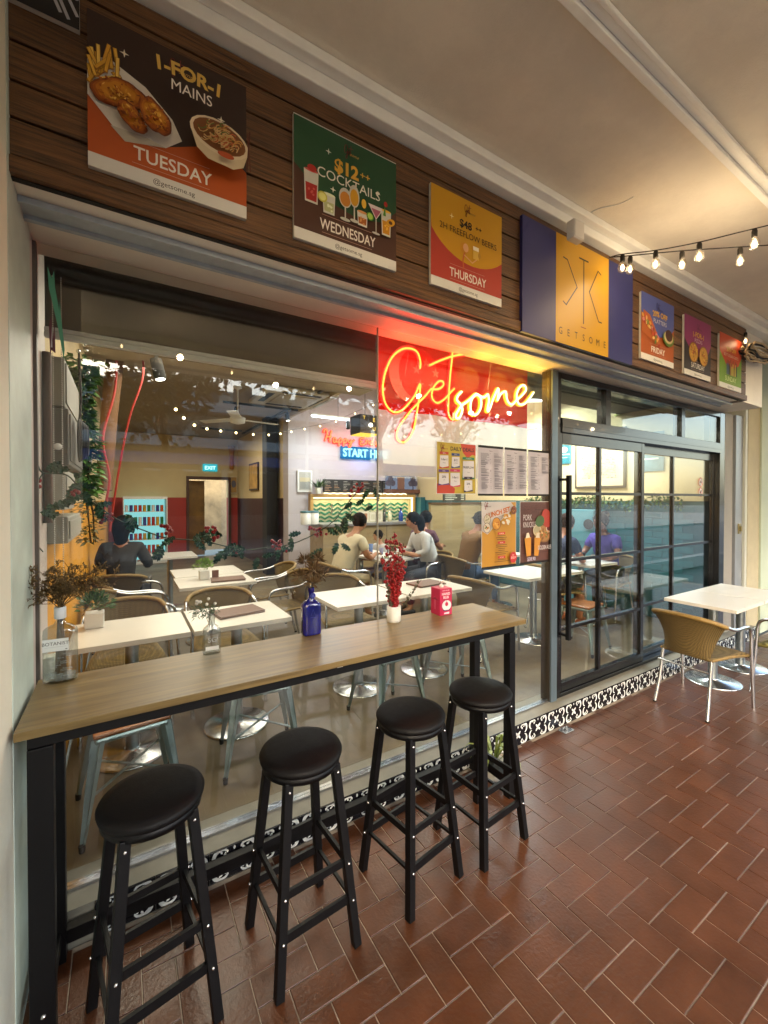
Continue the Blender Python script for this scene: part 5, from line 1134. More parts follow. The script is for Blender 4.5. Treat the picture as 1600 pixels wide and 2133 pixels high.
t=thing('cable_coil','black coiled cable hanging on the dark grey meter box','cable',(-.175,2.5,1.93)); m=MB()
for k in range(6): m.tube([(.012*k*.4,.085*math.cos(a/12*6.283)*(1-.04*k)+.01*math.sin(k),.1*math.sin(a/12*6.283)*(1-.05*k)) for a in range(24)],.006,5,closed=True) if False else m.tube([(.006*k,(.085-.006*k)*math.cos(a/20*6.283),(.1-.006*k)*math.sin(a/20*6.283)) for a in range(20)],.0055,5,closed=True)
m.tube(smooth_path([(0,.0,.1),(.01,-.05,.2),(0,.02,.34),(0,.0,.42)],6),.005,5); m.build('cable_loops',m_dk,t)
t=thing('wall_conduit','brown pipe running up the left wall beside the blind chain','pipe',(-.262,2.2,1.0)); MB().tube([(0,0,.55),(0,0,1.25)],.016,10).build('pipe',mat('brown pipe','#4a3026',.6),t); MB().box(-.02,.02,-.03,.03,-.9,.0).build('lower_batten',m_cream,t)
t=thing('timber_post','rough brown timber post wrapped with red garland against the left wall','post',(-.16,5.0,FZ)); MB().tube([(0,0,1.6),(.05,.1,2.4),(.12,.2,3.14)],[.07,.075,.08],8).build('timber',mat('rough timber','#6b4a2a',.8,var=.2),t)
m=MB(); m.tube(smooth_path([(-.02,-.1,1.3),(.05,-.12,1.7),(.0,-.1,2.1),(.1,-.02,2.6),(.12,.0,3.1)],8),[.011]*33,6); m.tube(smooth_path([(.05,-.15,1.2),(.13,-.2,1.8),(.22,-.25,2.3),(.34,-.2,2.75),(.30,-.1,3.14)],8),.009,6); m.build('red_garland',mat('red tinsel','#a5281c',.5,bump=.5,bs=80),t)
# hanging vine
def vine(label,x,y,z0,z1,r,n,mt,L=.05):
    t=thing('hanging_vine',label,'vine',(x,y,z0),0,'hanging vines on the left wall'); m=MB(); H=z1-z0
    for k in range(n):
        z=rnd.uniform(0,H); a=rnd.uniform(0,6.28); q=r*math.sqrt(rnd.random())*(.65+.35*math.sin(z*9)); d=Vector((math.cos(a),math.sin(a),rnd.uniform(-.9,.3)))
        m.leaf((q*math.cos(a),q*math.sin(a),z),d,(rnd.uniform(-.5,.5),rnd.uniform(-.5,.5),1),L*rnd.uniform(.6,1.2),L*.55)
    m.build('foliage',mt,t); m=MB()
    for k in range(4): m.tube([(rnd.uniform(-.03,.03),rnd.uniform(-.03,.03),H),(rnd.uniform(-.04,.04),rnd.uniform(-.04,.04),H*.5),(rnd.uniform(-.04,.04),0,0)],.004,4)
    m.build('vine_stems',mat('brown twig'),t); return t
q=onX(190,900,-.15); vine('dense green leafy vine hanging beside the electrical boxes',-.20,3.15,1.68,2.50,.085,1300,mat('vine green','#4d7a2a',.5,var=.4,vs=20),.06)
vine('sparser pale vine trailing lower on the left wall',-.20,3.5,1.35,1.75,.085,260,mat('pale vine leaf','#7a7a55',.6,var=.3),.045)
t=thing('hanging_ornaments','dangling silver and glass ornaments at the top of the left wall','ornaments',(-.22,3.0,2.3)); m=MB()
for k in range(16): m.ball((rnd.uniform(0,.05),rnd.uniform(0,.3),rnd.uniform(.0,.45)),.012,8,6)
m.build('beads',m_alu,t)
t=thing('window_decal','torn green and maroon window decal at the top left of the glass','decal',(-.235,2.012,2.2)); p=Print()
p.poly([(0,.32),(.012,.28),(.02,.31),(.022,.25),(.035,.16),(.034,.21),(.05,.02),(.047,-.02),(.03,.1),(.012,.2),(.004,.24)],'#4f9a80'); p.poly([(.003,.1),(.01,.14),(.014,.05),(.02,.12),(.022,.0),(.01,.01),(.006,-.01)],'#5a2a3a'); p.poly([(.008,.02),(.012,.1),(.013,.02)],'#b8b0c0')
p.build('printed_film',t)
# ---- holly garland across the inside of the glass
hg=thing('holly_garland','artificial holly garland with red berries swagged across the inside of the window','garland',(0,2.07,1.5))
GP=[(78,965),(90,985),(140,990),(175,1030),(205,1055),(250,1085),(300,1105),(345,1120),(400,1125),(430,1128),(480,1140),(520,1145),(560,1140),(600,1135),(640,1120),(690,1090),(715,1060),(735,1035),(760,1010),(785,1020)]
P=[p-hg.location for p in pix(GP,2.07)]; P=smooth_path(P,5); P=[p+Vector((0,rnd.uniform(-.006,.006),0)) for p in P]
m=MB(); m.tube(P,.0028,5); m.tube([p-hg.location for p in smooth_path(pix([(90,985),(72,1020),(78,1070),(70,1120),(90,1150)],2.06),5)],.0022,5); m.build('stem',mat('wire stem','#2c3a24',.6),hg)
def holly(m,p,ang,L,tilt):
    p=Vector(p); d=Vector((math.cos(ang),rnd.uniform(-.25,.25),math.sin(ang))).normalized(); n=Vector((rnd.uniform(-.4,.4),-1,tilt)).normalized(); x=d.cross(n).normalized()
    prof=[(0,.02),(.1,.18),(.2,.42),(.27,.24),(.4,.5),(.48,.28),(.62,.46),(.7,.22),(.84,.28),(.9,.1),(1,0)]
    vs=[p+d*(L*t)+n*(.006*math.sin(t*6)) for t,_ in prof]; k=len(vs)
    vs+=[p+d*(L*t)+x*(w*L*.55)+n*.008*(i%2) for i,(t,w) in enumerate(prof)]+[p+d*(L*t)-x*(w*L*.55)+n*.008*(i%2) for i,(t,w) in enumerate(prof)]
    fs=[(i,i+1,k+i+1,k+i) for i in range(k-1)]+[(i+1,i,2*k+i,2*k+i+1) for i in range(k-1)]; m.add(vs,fs)
for (u,v,n) in ((92,975,2),(78,1060,1),(100,1052,2),(160,1003,3),(165,1022,2),(205,1050,2),(265,1070,2),(340,1140,3),(395,1120,2),(420,1110,2),(465,1140,4),(490,1145,3),(540,1160,2),(590,1140,2),(600,1120,2),(640,1160,3),(690,1095,2),(700,1130,2),(725,1075,4),(742,1045,2),(770,1020,2),(780,1060,1)):
    for k in range(n):
        o=MB(); holly(o,onY(u+rnd.uniform(-10,10),v+rnd.uniform(-8,8),2.065)-hg.location,rnd.uniform(-2.6,.6),rnd.uniform(.06,.085),rnd.uniform(-.3,.5)); o.build('holly_leaf',m_dgreen,hg)
m=MB()
for (u,v,n) in ((153,1028,6),(75,1005,4),(220,1080,8),(345,1103,8),(438,1105,7),(445,1118,4),(578,1135,7),(590,1142,4),(655,1103,7),(668,1110,4),(745,1015,7),(740,1028,4)):
    for k in range(n+2):
        q=onY(u+rnd.uniform(-12,12),v+rnd.uniform(-9,9),2.065+rnd.uniform(-.01,.01))-hg.location; m.ball(q,.0085,9,6)
m.build('berries',m_red,hg)
# small things on the indoor tables
TT=FZ+.741
def menu(label,x,y,rz,z=TT):
    t=thing('menu_folder',label,'menu',(x,y,z),rz,'brown menu folders on indoor tables'); 
    for k in range(2): o=MB().box(-.15,.15,-.105,.105,.0005+.008*k,.0075+.008*k).build('cover',mat('brown leatherette','#6a4f40',.5,var=.1,vs=20),t); o.rotation_euler=(0,0,.06*k)
    return t
menu('stacked brown menu folders on the window table right of the small clear bottle',.66,2.95,.1); menu('brown menu folders lying on the second row table',.85,4.2,-.15); menu('brown menu folders on the table behind the pink carton',2.33,3.03,.05)
def deskplant(label,x,y,mt,z=TT,s=1):
    t=thing('table_plant',label,'plant',(x,y,z),0,'small plants on indoor tables'); MB().box(-.04*s,.04*s,-.04*s,.04*s,.0005,.075*s).build('pot',m_white2,t,bevel=.004); m=MB()
    for k in range(130): a=rnd.uniform(0,6.28); el=rnd.uniform(.0,1.5); q=.075*s*rnd.random()**.4; d=Vector((math.cos(a)*math.cos(el),math.sin(a)*math.cos(el),math.sin(el))); m.leaf(Vector((0,0,.09*s))+d*q,d,(rnd.uniform(-1,1),rnd.uniform(-1,1),1),.035*s,.02*s)
    m.build('foliage',mt,t); return t
deskplant('lime green plant in white pot on the second row table',.66,4.35,m_green2,s=1.1); deskplant('dark green spiky plant in white pot on the diners table',2.9,5.55,m_green)
deskplant('round green plant at the yellow wall end of the first window table',-.15,3.08,m_green,s=1.2)
t=thing('tissue_card','small brown card stand beside the lime green plant','card',(.76,4.33,TT)); MB().box(-.03,.03,0,.01,.0005,.08).build('card',mat('brown card'),t)
for x,y,c,h,l in ((2.95,5.1,'#5a78a8',.14,'blue tumbler on the diners table'),(3.05,4.98,'#8a8aa8',.09,'lilac bowl shaped glass on the diners table'),(3.14,4.72,'#d8d8d2',.10,'white cup on the diners table')):
    t=thing('drinking_glass',l,'glass',(x,y,TT)); MB().lathe([(.025,.0005),(.03,h),(.027,h),(.022,.01)],n=16,cap=False).build('tumbler',mat('glass '+c,c,.2,alpha=.8),t)
t=thing('dark_drink','glass of black coffee on the table behind the glass door','glass',(4.8,3.1,TT)); MB().lathe([(.028,.0005),(.034,.11)],n=16).build('tumbler',mat('coffee','#1c120c',.2),t)
for x,y,l in ((2.9,4.65,'white dinner plate nearest the cream T-shirt'),(3.07,4.6,'white dinner plate before the diner in the white shirt'),(2.92,5.2,'white dinner plate at the far end of the diners table')):
    t=thing('dinner_plate',l,'plate',(x,y,TT),0,'plates on the diners table'); MB().lathe([(.05,.0005),(.10,.012),(.098,.014),(.03,.006)],n=24,cap=False).build('plate',m_white2,t); m=MB()
    for k in range(14): m.ball((rnd.uniform(-.04,.04),rnd.uniform(-.04,.04),.014),.01,6,4)
    m.build('food',mat('food scraps','#8a6a2a',.6,col2='#5a7a2a',vs=60),t)
lp=thing('laptop','open silver laptop with pale blue screen in front of the brown shirted diner','laptop',(4.45,4.22,TT),R(-90)); MB().box(-.16,.16,-.11,.11,.0005,.016).build('keyboard_base',m_alu,lp,bevel=.003)
o=MB().box(-.16,.16,0,.008,0,.21).build('lid',m_alu,lp); o.location=(0,.112,.016); o.rotation_euler=(R(-15),0,0); q=MB().box(-.15,.15,-.002,-.0005,.008,.2).build('screen',glow('laptop screen',(.4,.6,.9),.9),o)

# ================================================================ PEOPLE
def skinned(verts,edges,rad,root=0,sub=1):
    me=bpy.data.meshes.new('body'); me.from_pydata([tuple(v) for v in verts],edges,[]); o=bpy.data.objects.new('body',me); C.objects.link(o)
    sk=o.modifiers.new('skin','SKIN'); sk.use_smooth_shade=True
    for i,r in enumerate(rad): me.skin_vertices[0].data[i].radius=(r,r) if not isinstance(r,tuple) else r; me.skin_vertices[0].data[i].use_root=(i==root)
    ss=o.modifiers.new('sub','SUBSURF'); ss.levels=sub; ss.render_levels=sub
    bpy.context.view_layer.update(); new=bpy.data.meshes.new_from_object(o.evaluated_get(bpy.context.evaluated_depsgraph_get())); bpy.data.objects.remove(o); return new
def person(label,x,y,rz,shirt,pants,skin,hair,lean=.12,head=0,long_sleeve=False,longhair=False,bun=False,s=1,look=-.1,reach=.42,shoes='#2a2a2c',bare=False,handz=.80):
    t=thing('person',label,'person',(x,y,FZ),rz,'seated diners'); t.scale=(s,s,s)
    sk=mat('skin '+skin,skin,.5,sss=0); sm=mat('shirt '+shirt,shirt,.8,var=.06,vs=8,bump=.7,bs=11); pm_=mat('trousers '+pants,pants,.85,var=.08,vs=9); hm=mat('hair '+hair,hair,.85,var=.2,vs=40,spec=.15)
    def V(a,b,c): return Vector((a,b+lean*max(0,(c-.5))*1.6,c))
    vs=[V(0,-.02,.53),V(0,-.035,.68),V(0,-.02,.86),V(0,0,1.0),V(0,.01,1.07),V(0,.03,1.13),V(0,.05,1.19),V(0,.055,1.27)]
    rad=[.13,.115,.135,.085,.05,.052,.082,.07]; ed=[(i,i+1) for i in range(7)]
    def app(v,r,pa): vs.append(v); rad.append(r); ed.append((pa,len(vs)-1)); return len(vs)-1
    for sx in (-1,1):
        a=app(V(.15*sx,0,1.0),.058,3); b=app(Vector((.23*sx,.08+lean*.6,.82)),.042,a); c=app(Vector((.20*sx,.22+lean*.5,handz-.03)),.036,b); d=app(Vector((.11*sx,reach,handz)),.026,c); app(Vector((.085*sx,reach+.07,handz)),.032,d)
        a=app(Vector((.095*sx,.06,.52)),.085,0); b=app(Vector((.13*sx,.42,.50)),.062,a); c=app(Vector((.13*sx,.40,.28)),.055,b); d=app(Vector((.13*sx,.38,.07)),.038,c); app(Vector((.14*sx,.50,.035)),.034,d)
    me=skinned(vs,ed,rad); body=bpy.data.objects.new('body',me); C.objects.link(body); body.parent=t; me.materials.clear(); me.materials.append(sk)
    for p_ in me.polygons: p_.use_smooth=True
    hc=vs[6]; hd=MB()
    hd.ball(hc+Vector((0,.005,.03)),.088,18,14,0,.86,1.0,1.22)
    hd.add([hc+Vector((-.014,.085,.0)),hc+Vector((.014,.085,.0)),hc+Vector((0,.112,.004)),hc+Vector((0,.092,.05))],[(0,1,2),(1,3,2),(3,0,2)])
    for sx in (-1,1): hd.ball(hc+Vector((.076*sx,.0,.02)),.02,8,6,0,.4,.8,1.3)
    hd.build('face',sk,body)
    f=MB(); 
    for sx in (-1,1): f.ball(hc+Vector((.03*sx,.086,.035)),.009,8,5)
    f.build('eye',mat('dark eye','#15100e',.3),body); f=MB().box(-.022,.022,.083,.09,-.04,-.034); o=f.build('mouth',mat('lip','#7a3a34',.5),body); o.location=hc
    for sx in (-1,1):
        f=MB(); h0=Vector((.085*sx,reach+.07,handz))
        for k in range(4): L=(.06,.07,.066,.052)[k]; b0=h0+Vector(((k-1.5)*.016,.01,0)); f.tube([b0,b0+Vector((0,L*.55,-.004)),b0+Vector((0,L*.85,-.026))],[.0085,.008,.006],6)
        f.tube([h0+Vector((-.025*sx,-.03,0)),h0+Vector((-.05*sx,.0,-.005)),h0+Vector((-.055*sx,.03,-.012))],[.010,.009,.007],6); f.build('hand',sk,body)
    # shirt
    sv=vs[:5]; sr=[.148,.137,.155,.105,.062]; se=[(0,1),(1,2),(2,3),(3,4)]; sv=[v.copy() for v in sv]; sv[4]=sv[4]-Vector((0,0,.02))
    for sx in (-1,1):
        sv.append(V(.155*sx,0,1.0)); sr.append(.072); se.append((3,len(sv)-1)); sv.append(Vector((.215*sx,.06+lean*.65,.865))); sr.append(.062); se.append((len(sv)-2,len(sv)-1))
        if long_sleeve:
            sv.append(Vector((.235*sx,.09+lean*.6,.81))); sr.append(.052); se.append((len(sv)-2,len(sv)-1)); sv.append(Vector((.17*sx,.28+lean*.3,handz-.02))); sr.append(.045); se.append((len(sv)-2,len(sv)-1))
    me=skinned(sv,se,sr); me.materials.clear(); me.materials.append(sm); o=bpy.data.objects.new('shirt',me); C.objects.link(o); o.parent=t
    for p_ in me.polygons: p_.use_smooth=True
    pv=[vs[0]+Vector((0,0,.0))]; pr=[.143]; pe=[]
    for sx in (-1,1):
        pv.append(Vector((.095*sx,.06,.52))); pr.append(.098); pe.append((0,len(pv)-1)); pv.append(Vector((.13*sx,.43,.50))); pr.append(.076); pe.append((len(pv)-2,len(pv)-1))
        if not bare: pv.append(Vector((.13*sx,.40,.26))); pr.append(.07); pe.append((len(pv)-2,len(pv)-1)); pv.append(Vector((.13*sx,.38,.11))); pr.append(.058); pe.append((len(pv)-2,len(pv)-1))
    me=skinned(pv,pe,pr); me.materials.clear(); me.materials.append(pm_); o=bpy.data.objects.new('trousers',me); C.objects.link(o); o.parent=t
    for p_ in me.polygons: p_.use_smooth=True
    for sx in (-1,1): MB().box(.14*sx-.045,.14*sx+.045,.33,.58,.001,.055).build('shoe',mat('shoe '+shoes,shoes,.6),t,bevel=.02,seg=3)
    h=MB(); hc2=hc+Vector((0,-.012,.05)); h.ball(hc2,.099,18,12,0,.92,1.02,1.06)
    for k in range(60):
        a=rnd.uniform(0,6.28); e=rnd.uniform(.0,1.4); d=Vector((math.cos(a)*math.cos(e),math.sin(a)*math.cos(e)-.15,math.sin(e))); h.leaf(hc2+d*.088,d*.3+Vector((rnd.uniform(-1,1),rnd.uniform(-1,1),-.6)),d,.05,.02)
    if longhair: h.tube(smooth_path([hc2+Vector((0,-.05,.03)),hc2+Vector((0,-.09,-.08)),hc2+Vector((0,-.07,-.26))],4),[.075,.08,.085,.085,.08,.07,.06,.05,.02],12)
    if bun: h.ball(hc2+Vector((0,-.09,.07)),.055,12,8)
    h.build('hair',hm,t)
    return t
person('man in cream T-shirt leaning over the diners table with his back to the window',2.22,4.62,R(-72),'#b5a98c','#8a7a5a','#9a6a4a','#15100e',.30,reach=.55)
person('diner in loose white shirt with long dark hair facing left',3.62,4.58,R(80),'#b4b2ae','#33363f','#a8785a','#15110f',.22,longhair=True,long_sleeve=True)
person('small dark haired child beyond the diner in the white shirt',3.38,5.5,R(95),'#a8a4a0','#4a4a55','#a8785a','#15110f',.05,s=.78)
person('man in brown shirt working at the laptop',3.95,4.26,R(-88),'#6a4a1e','#39506e','#8a5a3c','#14100e',.22,reach=.44)
person('diner in maroon top mostly hidden behind the brown shirt',3.70,4.95,R(-70),'#4a1f2c','#22222a','#8a5a3c','#14100e',.1)
person('man in navy top with bare legs behind the glass door',4.30,3.17,R(-86),'#1f2a4a','#2a2a30','#a0684a','#2a1510',.25,bare=True,shoes='#a85a34')
person('person in purple top with a dark hair bun facing left behind the door',5.38,3.12,R(88),'#3a2a7a','#20202a','#6a4430','#0e0b0a',.1,bun=True)
person('diner in black lace top seated alone by the yellow wall',-.02,5.18,R(-15),'#15120f','#15151a','#8a5a3c','#0e0b0a',.05,long_sleeve=True,longhair=True)

# ================================================================ OUTSIDE STRING LIGHTS, CABLES, JUNCTION BOX
def bulbstring(label,pts,bulbs,zoff=0):
    o0=Vector(pts[0]); t=thing('festoon_cable',label,'string lights',o0,0,'festoon cables under the walkway ceiling'); P=smooth_path([Vector(p)-o0 for p in pts],8); MB().tube(P,.0035,5).build('cable',m_dk,t)
    return t
_bulb=[None]; _bn=[0]
def festoon_bulb(p,label,light=0):
    if _bulb[0] is None:
        t=thing('festoon_bulb',label,'light bulb',p,0,'festoon bulbs outside'); MB().lathe([(.011,0),(.014,-.01),(.014,-.04),(.010,-.045)],n=10).build('socket',m_dk,t)
        MB().lathe([(.010,-.045),(.021,-.06),(.027,-.08),(.024,-.10),(.010,-.112),(.001,-.114)],n=14,cap=False).build('glass_globe',glassmat('bulb glass',(.98,.95,.88),1.4,0,.02),t)
        MB().ball((0,0,-.08),.012,8,8,0,.8,.8,1.6).build('filament',m_bulb,t); _bulb[0]=t
    else: t=dup(_bulb[0],p,0,label)
    if light: lamp('festoon_glow','POINT',Vector(p)-Vector((0,0,.085)),light*.8,(1,.74,.46),.03)
    return t
BZ=3.14
A=[onZ(u,v-14,BZ+.05) for u,v in ((1297,545),(1366,537),(1457,520),(1572,492))]; Bs=[onZ(u,v-14,BZ+.05) for u,v in ((1313,548),(1421,538),(1542,530))]
start=onY(1270,536,1.56)
bulbstring('upper festoon cable rising from the fascia towards the walkway edge',[start]+[a+Vector((0,0,.005)) for a in A]+[A[-1]+(A[-1]-A[-2])*3],0)
bulbstring('lower festoon cable leaving the fascia beside the upper one',[start]+[a+Vector((0,0,.005)) for a in Bs]+[Bs[-1]+(Bs[-1]-Bs[-2])*4],0)
nm=['first','second','third','fourth']
for i,a in enumerate(A): festoon_bulb(a,'glowing clear bulb on the upper festoon cable, %s from the fascia'%nm[i],(.6,2,3.5,4)[i])
for i,a in enumerate(Bs): festoon_bulb(a,'glowing clear bulb on the lower festoon cable, %s from the fascia'%nm[i],(.6,2.5,3.5)[i])
for i in range(2): festoon_bulb(A[-1]+(A[-1]-A[-2])*(1+i)+Vector((0,0,-.005)),('nearer','farther')[i]+' glowing bulb beyond the picture edge on the upper festoon cable',1.5)
pts=[Vector((x,-.75+.1*math.sin(x*2),3.12+.08*math.cos(x*2.1))) for x in [-1+.5*i for i in range(20)]]
bulbstring('long festoon cable along the kerb side of the walkway ceiling',pts,0)
for i in range(1,19): festoon_bulb(pts[i]-Vector((0,0,.0)),'glowing bulb on the long kerb side festoon cable',13 if i%2 else 0)
e=onY(1553,706,1.58); festoon_bulb(e+Vector((0,0,.06)),'glowing bulb lying among the cable coils at the far end',.4)
t=thing('cable_bundle','tangle of pale and black cable loops hung at the far end of the fascia','cable',e+Vector((.22,0,-.08)))
for k in range(7):
    w_=rnd.uniform(.25,.36); h_=rnd.uniform(.03,.075); MB().tube([(w_*math.cos(a/18*6.283)+.1,rnd.uniform(-.02,.02)+.04*math.sin(k),h_*math.sin(a/18*6.283)+rnd.uniform(-.006,.006)+.01*k-.03+.05*math.cos(a/18*6.283)*(.5-(k%3)*.4)) for a in range(18)],.009,6,closed=True).build('cable_loop',m_dk if k%3==1 else mat('pale cable','#c9b48f',.6),t)
q=onY(1197,482,1.55); t=thing('junction_box','white junction box on the ceiling trunking above the banner','junction box',q); MB().box(-.05,.05,-.03,.02,-.06,.05).build('box',m_white2,t,bevel=.006); MB().box(-.045,.045,-.034,-.030,-.055,.045).build('cover',m_white2,t,bevel=.002)
t=thing('ceiling_cable','thin cable clipped across the ceiling above the banner','cable',(0,0,0)); m=MB(); m.tube(smooth_path([onZ(1198,478,3.416),onZ(1235,440,3.417),onZ(1290,425,3.417),onZ(1320,410,3.417)],5),.0025,5); m.build('cable',m_trim,t)
# far shop: terracotta brick wall, ledge, stacked chairs
fw=struct(B('far_brick_backing',mat('pinkish mortar','#9a8378',.8),None,7.25,10.5,2.32,2.6,0,3.42))
m_fb=obj_tint(mat('painted terracotta brick','#8a5a48',.7,var=.15,vs=9),.15); fme=None
for r_ in range(28):
    for k in range(3):
        x=7.27+.225*k+(.11 if r_%2 else 0); z=.35+.105*r_
        if z>3.3: continue
        if fme is None: o=MB().box(0,.212,-.012,.0,0,.093).build('brick',m_fb,fw,bevel=.003); fme=o.data
        else: o=bpy.data.objects.new('brick',fme); C.objects.link(o); o.parent=fw
        o.location=(x,2.32,z)
t=thing('wall_ledge','white painted ledge on the terracotta brick wall at the right edge','ledge',(7.35,2.2,1.42)); MB().box(0,1.2,0,.1,0,.05).build('ledge',m_white2,t)
t=thing('low_wall','cream low parapet at the foot of the brick wall','parapet',(7.25,1.9,0)); MB().box(0,1.6,0,.3,0,.62).box(-.03,1.63,-.03,.3,.621,.67).build('parapet',m_cream,t,bevel=.006)
for k in range(4):
    t=thing('stacked_chair','sage green stacking chair, %s of the stack on the parapet'%('lowest','second','third','topmost')[k],'chair',(7.95,2.08,.672+.07*k),0,'stacked green chairs'); mm=mat('sage plastic','#6f7a5c',.5)
    MB().box(-.24,.24,-.14,.14,.02,.045).build('seat',mm,t,bevel=.01); MB().box(-.24,.24,.10,.14,.05,.36).build('backrest',mm,t,bevel=.01)
    for sx in (-1,1): MB().bar((.2*sx,-.12,0),(.2*sx,-.12,.03),.03).build('leg',mm,t)

# ================================================================ STREET BEHIND THE CAMERA (seen in the glass)
struct(B('road',mat('asphalt','#3d3e3f',.8,var=.15,vs=2),None,-60,60,-9.5,-1.6,-.35,-.20)); struct(B('kerb',mat('kerb concrete','#8f8d86',.8),None,-60,60,-1.6,-1.36,-.3,-.004))
struct(B('far_pavement',mat('far paving','#7d7a74',.8,var=.1),None,-60,60,-30,-9.5,-.35,-.08)); struct(B('ground',mat('dull ground','#55564e',.9),None,-150,150,-150,150,-.6,-.4))
mk=thing('market_shelter','open market shelter with long blue roof across the road','shelter',(4,-13,-.08))
MB().box(-16,14,-1.5,1.5,2.9,3.25).build('blue_roof',mat('blue roof sheet','#2f4f9a',.5,var=.15),mk)
for k in range(9): MB().box(-15+3.5*k,-14.8+3.5*k,1.1,1.3,0,2.9).build('post',mat('post paint','#9a9a94',.6),mk)
MB().box(-16,14,-3,-2.8,0,2.9).build('rear_wall',mat('stall dark','#3a3632',.8,var=.4,vs=1),mk)
for k in range(12): tag(MB().box(-14+2.3*k,-12.5+2.3*k,-2.2,-1.2,0,1.0).build('stall_counter',mat('stall colour %d'%(k%3),('#7a6a58','#6a7a86','#8a5a48')[k%3],.7),mk),)
ab=thing('apartment_block','white balcony apartment block beyond the market shelter','building',(8,-34,-.1)); MB().box(-12,14,-6,0,0,11).build('wall',mat('pale render','#a8a69e',.8),ab)
for fl_ in range(3):
    MB().box(-12,14,0,1.2,2.9+3*fl_,3.7+3*fl_).build('balcony',mat('balcony white','#c4c6c8',.7),ab)
    for k in range(9): MB().box(-11+2.8*k,-9.4+2.8*k,0,.05,3.75+3*fl_,5.6+3*fl_).build('window',mat('dark pane','#2a2e33',.2),ab)
def tree(label,x,y,h,cr,n):
    t=thing('street_tree',label,'tree',(x,y,-.1),0,'street trees across the road'); MB().tube([(0,0,0),(.1,0,h*.35),(-.1,.1,h*.6),(.2,0,h*.85)],[.2,.16,.11,.05],8).build('trunk',mat('bark','#3d3228',.9,var=.2),t)
    m=MB()
    for k in range(6): a=rnd.uniform(0,6.28); m.tube([(0,0,h*rnd.uniform(.35,.55)),(cr*.5*math.cos(a),cr*.5*math.sin(a),h*.75),(cr*.85*math.cos(a),cr*.85*math.sin(a),h*rnd.uniform(.8,.95))],[.07,.045,.015],5)
    m.build('limbs',mat('bark'),t); m=MB(); cl_=[(rnd.uniform(-.8,.8)*cr,rnd.uniform(-.8,.8)*cr,h*rnd.uniform(.48,1.05),rnd.uniform(.3,.5)*cr) for _ in range(15)]
    for k in range(n):
        c=rnd.choice(cl_); d=Vector((rnd.gauss(0,1),rnd.gauss(0,1),rnd.gauss(0,.7))).normalized(); m.leaf(Vector(c[:3])+d*c[3]*rnd.random()**.4,(rnd.uniform(-1,1),rnd.uniform(-1,1),rnd.uniform(-1,.4)),(rnd.uniform(-1,1),rnd.uniform(-1,1),1),rnd.uniform(.3,.5),.2)
    m.build('crown',mat('street foliage','#33421f',.6,var=.35,vs=1.5),t)
tree('broad dark green tree across the road, leftmost',-7,-11.5,9.5,3.6,3000); tree('dark green tree across the road opposite the high table',1.5,-16.5,10.5,4.0,3400); tree('dark green tree across the road opposite the door',9,-11,10,3.8,3200); tree('tall green tree across the road, rightmost',17,-15,10,3.8,2600); tree('tall thin tree beside the leftmost across the road',-2.5,-15.5,10.5,3.0,2400)
for i,x in enumerate((-3.0,5.5)):
    t=thing('street_lamp','white street lamp with bent arm across the road, %s'%('left one','right one')[i],'street lamp',(x,-9.9,-.1)); MB().tube(smooth_path([(0,0,0),(0,0,4.6),(.3,0,5.3),(1.5,0,5.6)],5),.06,8).build('pole',m_white2,t); MB().box(1.4,2.1,-.12,.12,5.5,5.62).build('lamp_head',m_white2,t,bevel=.02)
# ---------------------------------------------------------------- loose masses of small pieces
for o in bpy.data.objects:
    if o.type=='MESH' and o.parent is not None:
        n=o.name.split('.')[0]
        if n in ('foliage','petals','needles','berries','eucalyptus_leaves','leaf_blades','fronds','beads','embossed_lettering','crown','limbs','vine_stems','fairy_lights','stems','food','chalk_writing','cable_loops','embossed_mark'): o['kind']='stuff'

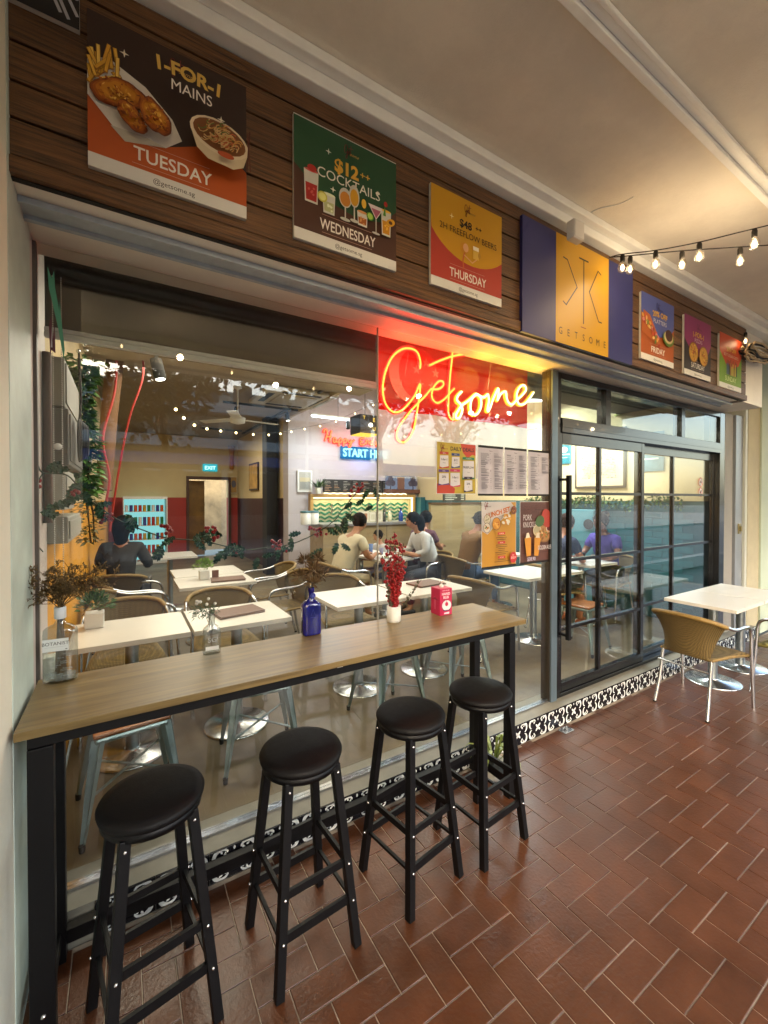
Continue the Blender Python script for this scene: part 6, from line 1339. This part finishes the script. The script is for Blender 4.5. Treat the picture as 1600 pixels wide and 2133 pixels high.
# ---------------------------------------------------------------- pictures and greenery on the right party wall
t=thing('framed_picture','large framed cream print of many small drawings on the wall above the teal bricks','picture',(5.745,3.08,1.80)); MB().box(-.03,0,0,.74,0,.82).build('frame',mat('dark frame','#3a2a1c',.5),t); p=Print(); p.rect(.03,.03,.71,.79,'#c9b590'); r2=random.Random(9)
for i in range(26):
    for k in range(24):
        if r2.random()<.75: x=.12+.021*k+r2.uniform(0,.006); z=.14+.022*i; p.rect(x,z,x+r2.uniform(.006,.018),z+r2.uniform(.004,.013),r2.choice(['#4a3a30','#7a5a40','#8a2a2a','#3a4a5a','#a87a3a','#5a4a40']))
p.build('printed_face',t,(-.031,.74,0),R(-90))
for (y,z,w_,h_,c,l) in ((3.90,2.18,.22,.30,'#1f6f78','teal hanging card nearest the window post'),(3.66,2.28,.16,.26,'#2a7f8c','teal poster beside the framed drawings'),(4.15,1.95,.25,.55,'#c9982a','mustard poster on the right wall behind the door handle'),(2.62,2.0,.28,.5,'#4a6a72','dark blue framed print nearest the far door jamb')):
    t=thing('wall_poster',l,'poster',(5.742,y,z)); MB().box(-.008,0,0,w_,0,h_).build('backing_board',mat('poster '+c,c,.5,var=.25,vs=8),t); p=Print(); p.rect(.02,h_*.45,w_-.02,h_*.5,'#c9c9b8'); p.rect(.03,h_*.3,w_-.06,h_*.34,'#c9c9b8'); p.ell(w_/2,h_*.72,w_*.25,w_*.2,'#d8c9a0'); p.build('printed_face',t,(-.009,w_,0),R(-90))
t=thing('ledge_garland','green leafy garland along the top of the teal brick wall','garland',(5.70,2.4,1.60)); m=MB()
for k in range(900): y=rnd.uniform(0,2.3); m.leaf((rnd.uniform(-.05,.03),y,rnd.uniform(-.07,.05)+.03*math.sin(y*7)),(rnd.uniform(-1,.3),rnd.uniform(-1,1),rnd.uniform(-1,1)),(0,0,1),.06,.03)
o=m.build('foliage',m_green,t); o['kind']='stuff'
t=thing('teal_locker','tall pale teal cupboard standing against the right wall','cupboard',(5.45,3.35,FZ)); MB().box(0,.28,0,.5,0,1.36).build('carcass',mat('pale teal paint','#4f8088',.5,var=.08),t,bevel=.004)
for k in range(3): MB().box(-.012,-.001,.01,.49,.02+.45*k,.45+.45*k).build('door',mat('pale teal paint'),t)
t=thing('round_mirror','small dark round plaque hanging on the cupboard','plaque',(5.43,3.42,1.30)); o=MB().lathe([(.07,0),(.07,.012)],n=24).build('disc',m_dk,t); o.rotation_euler=(0,R(-90),0)
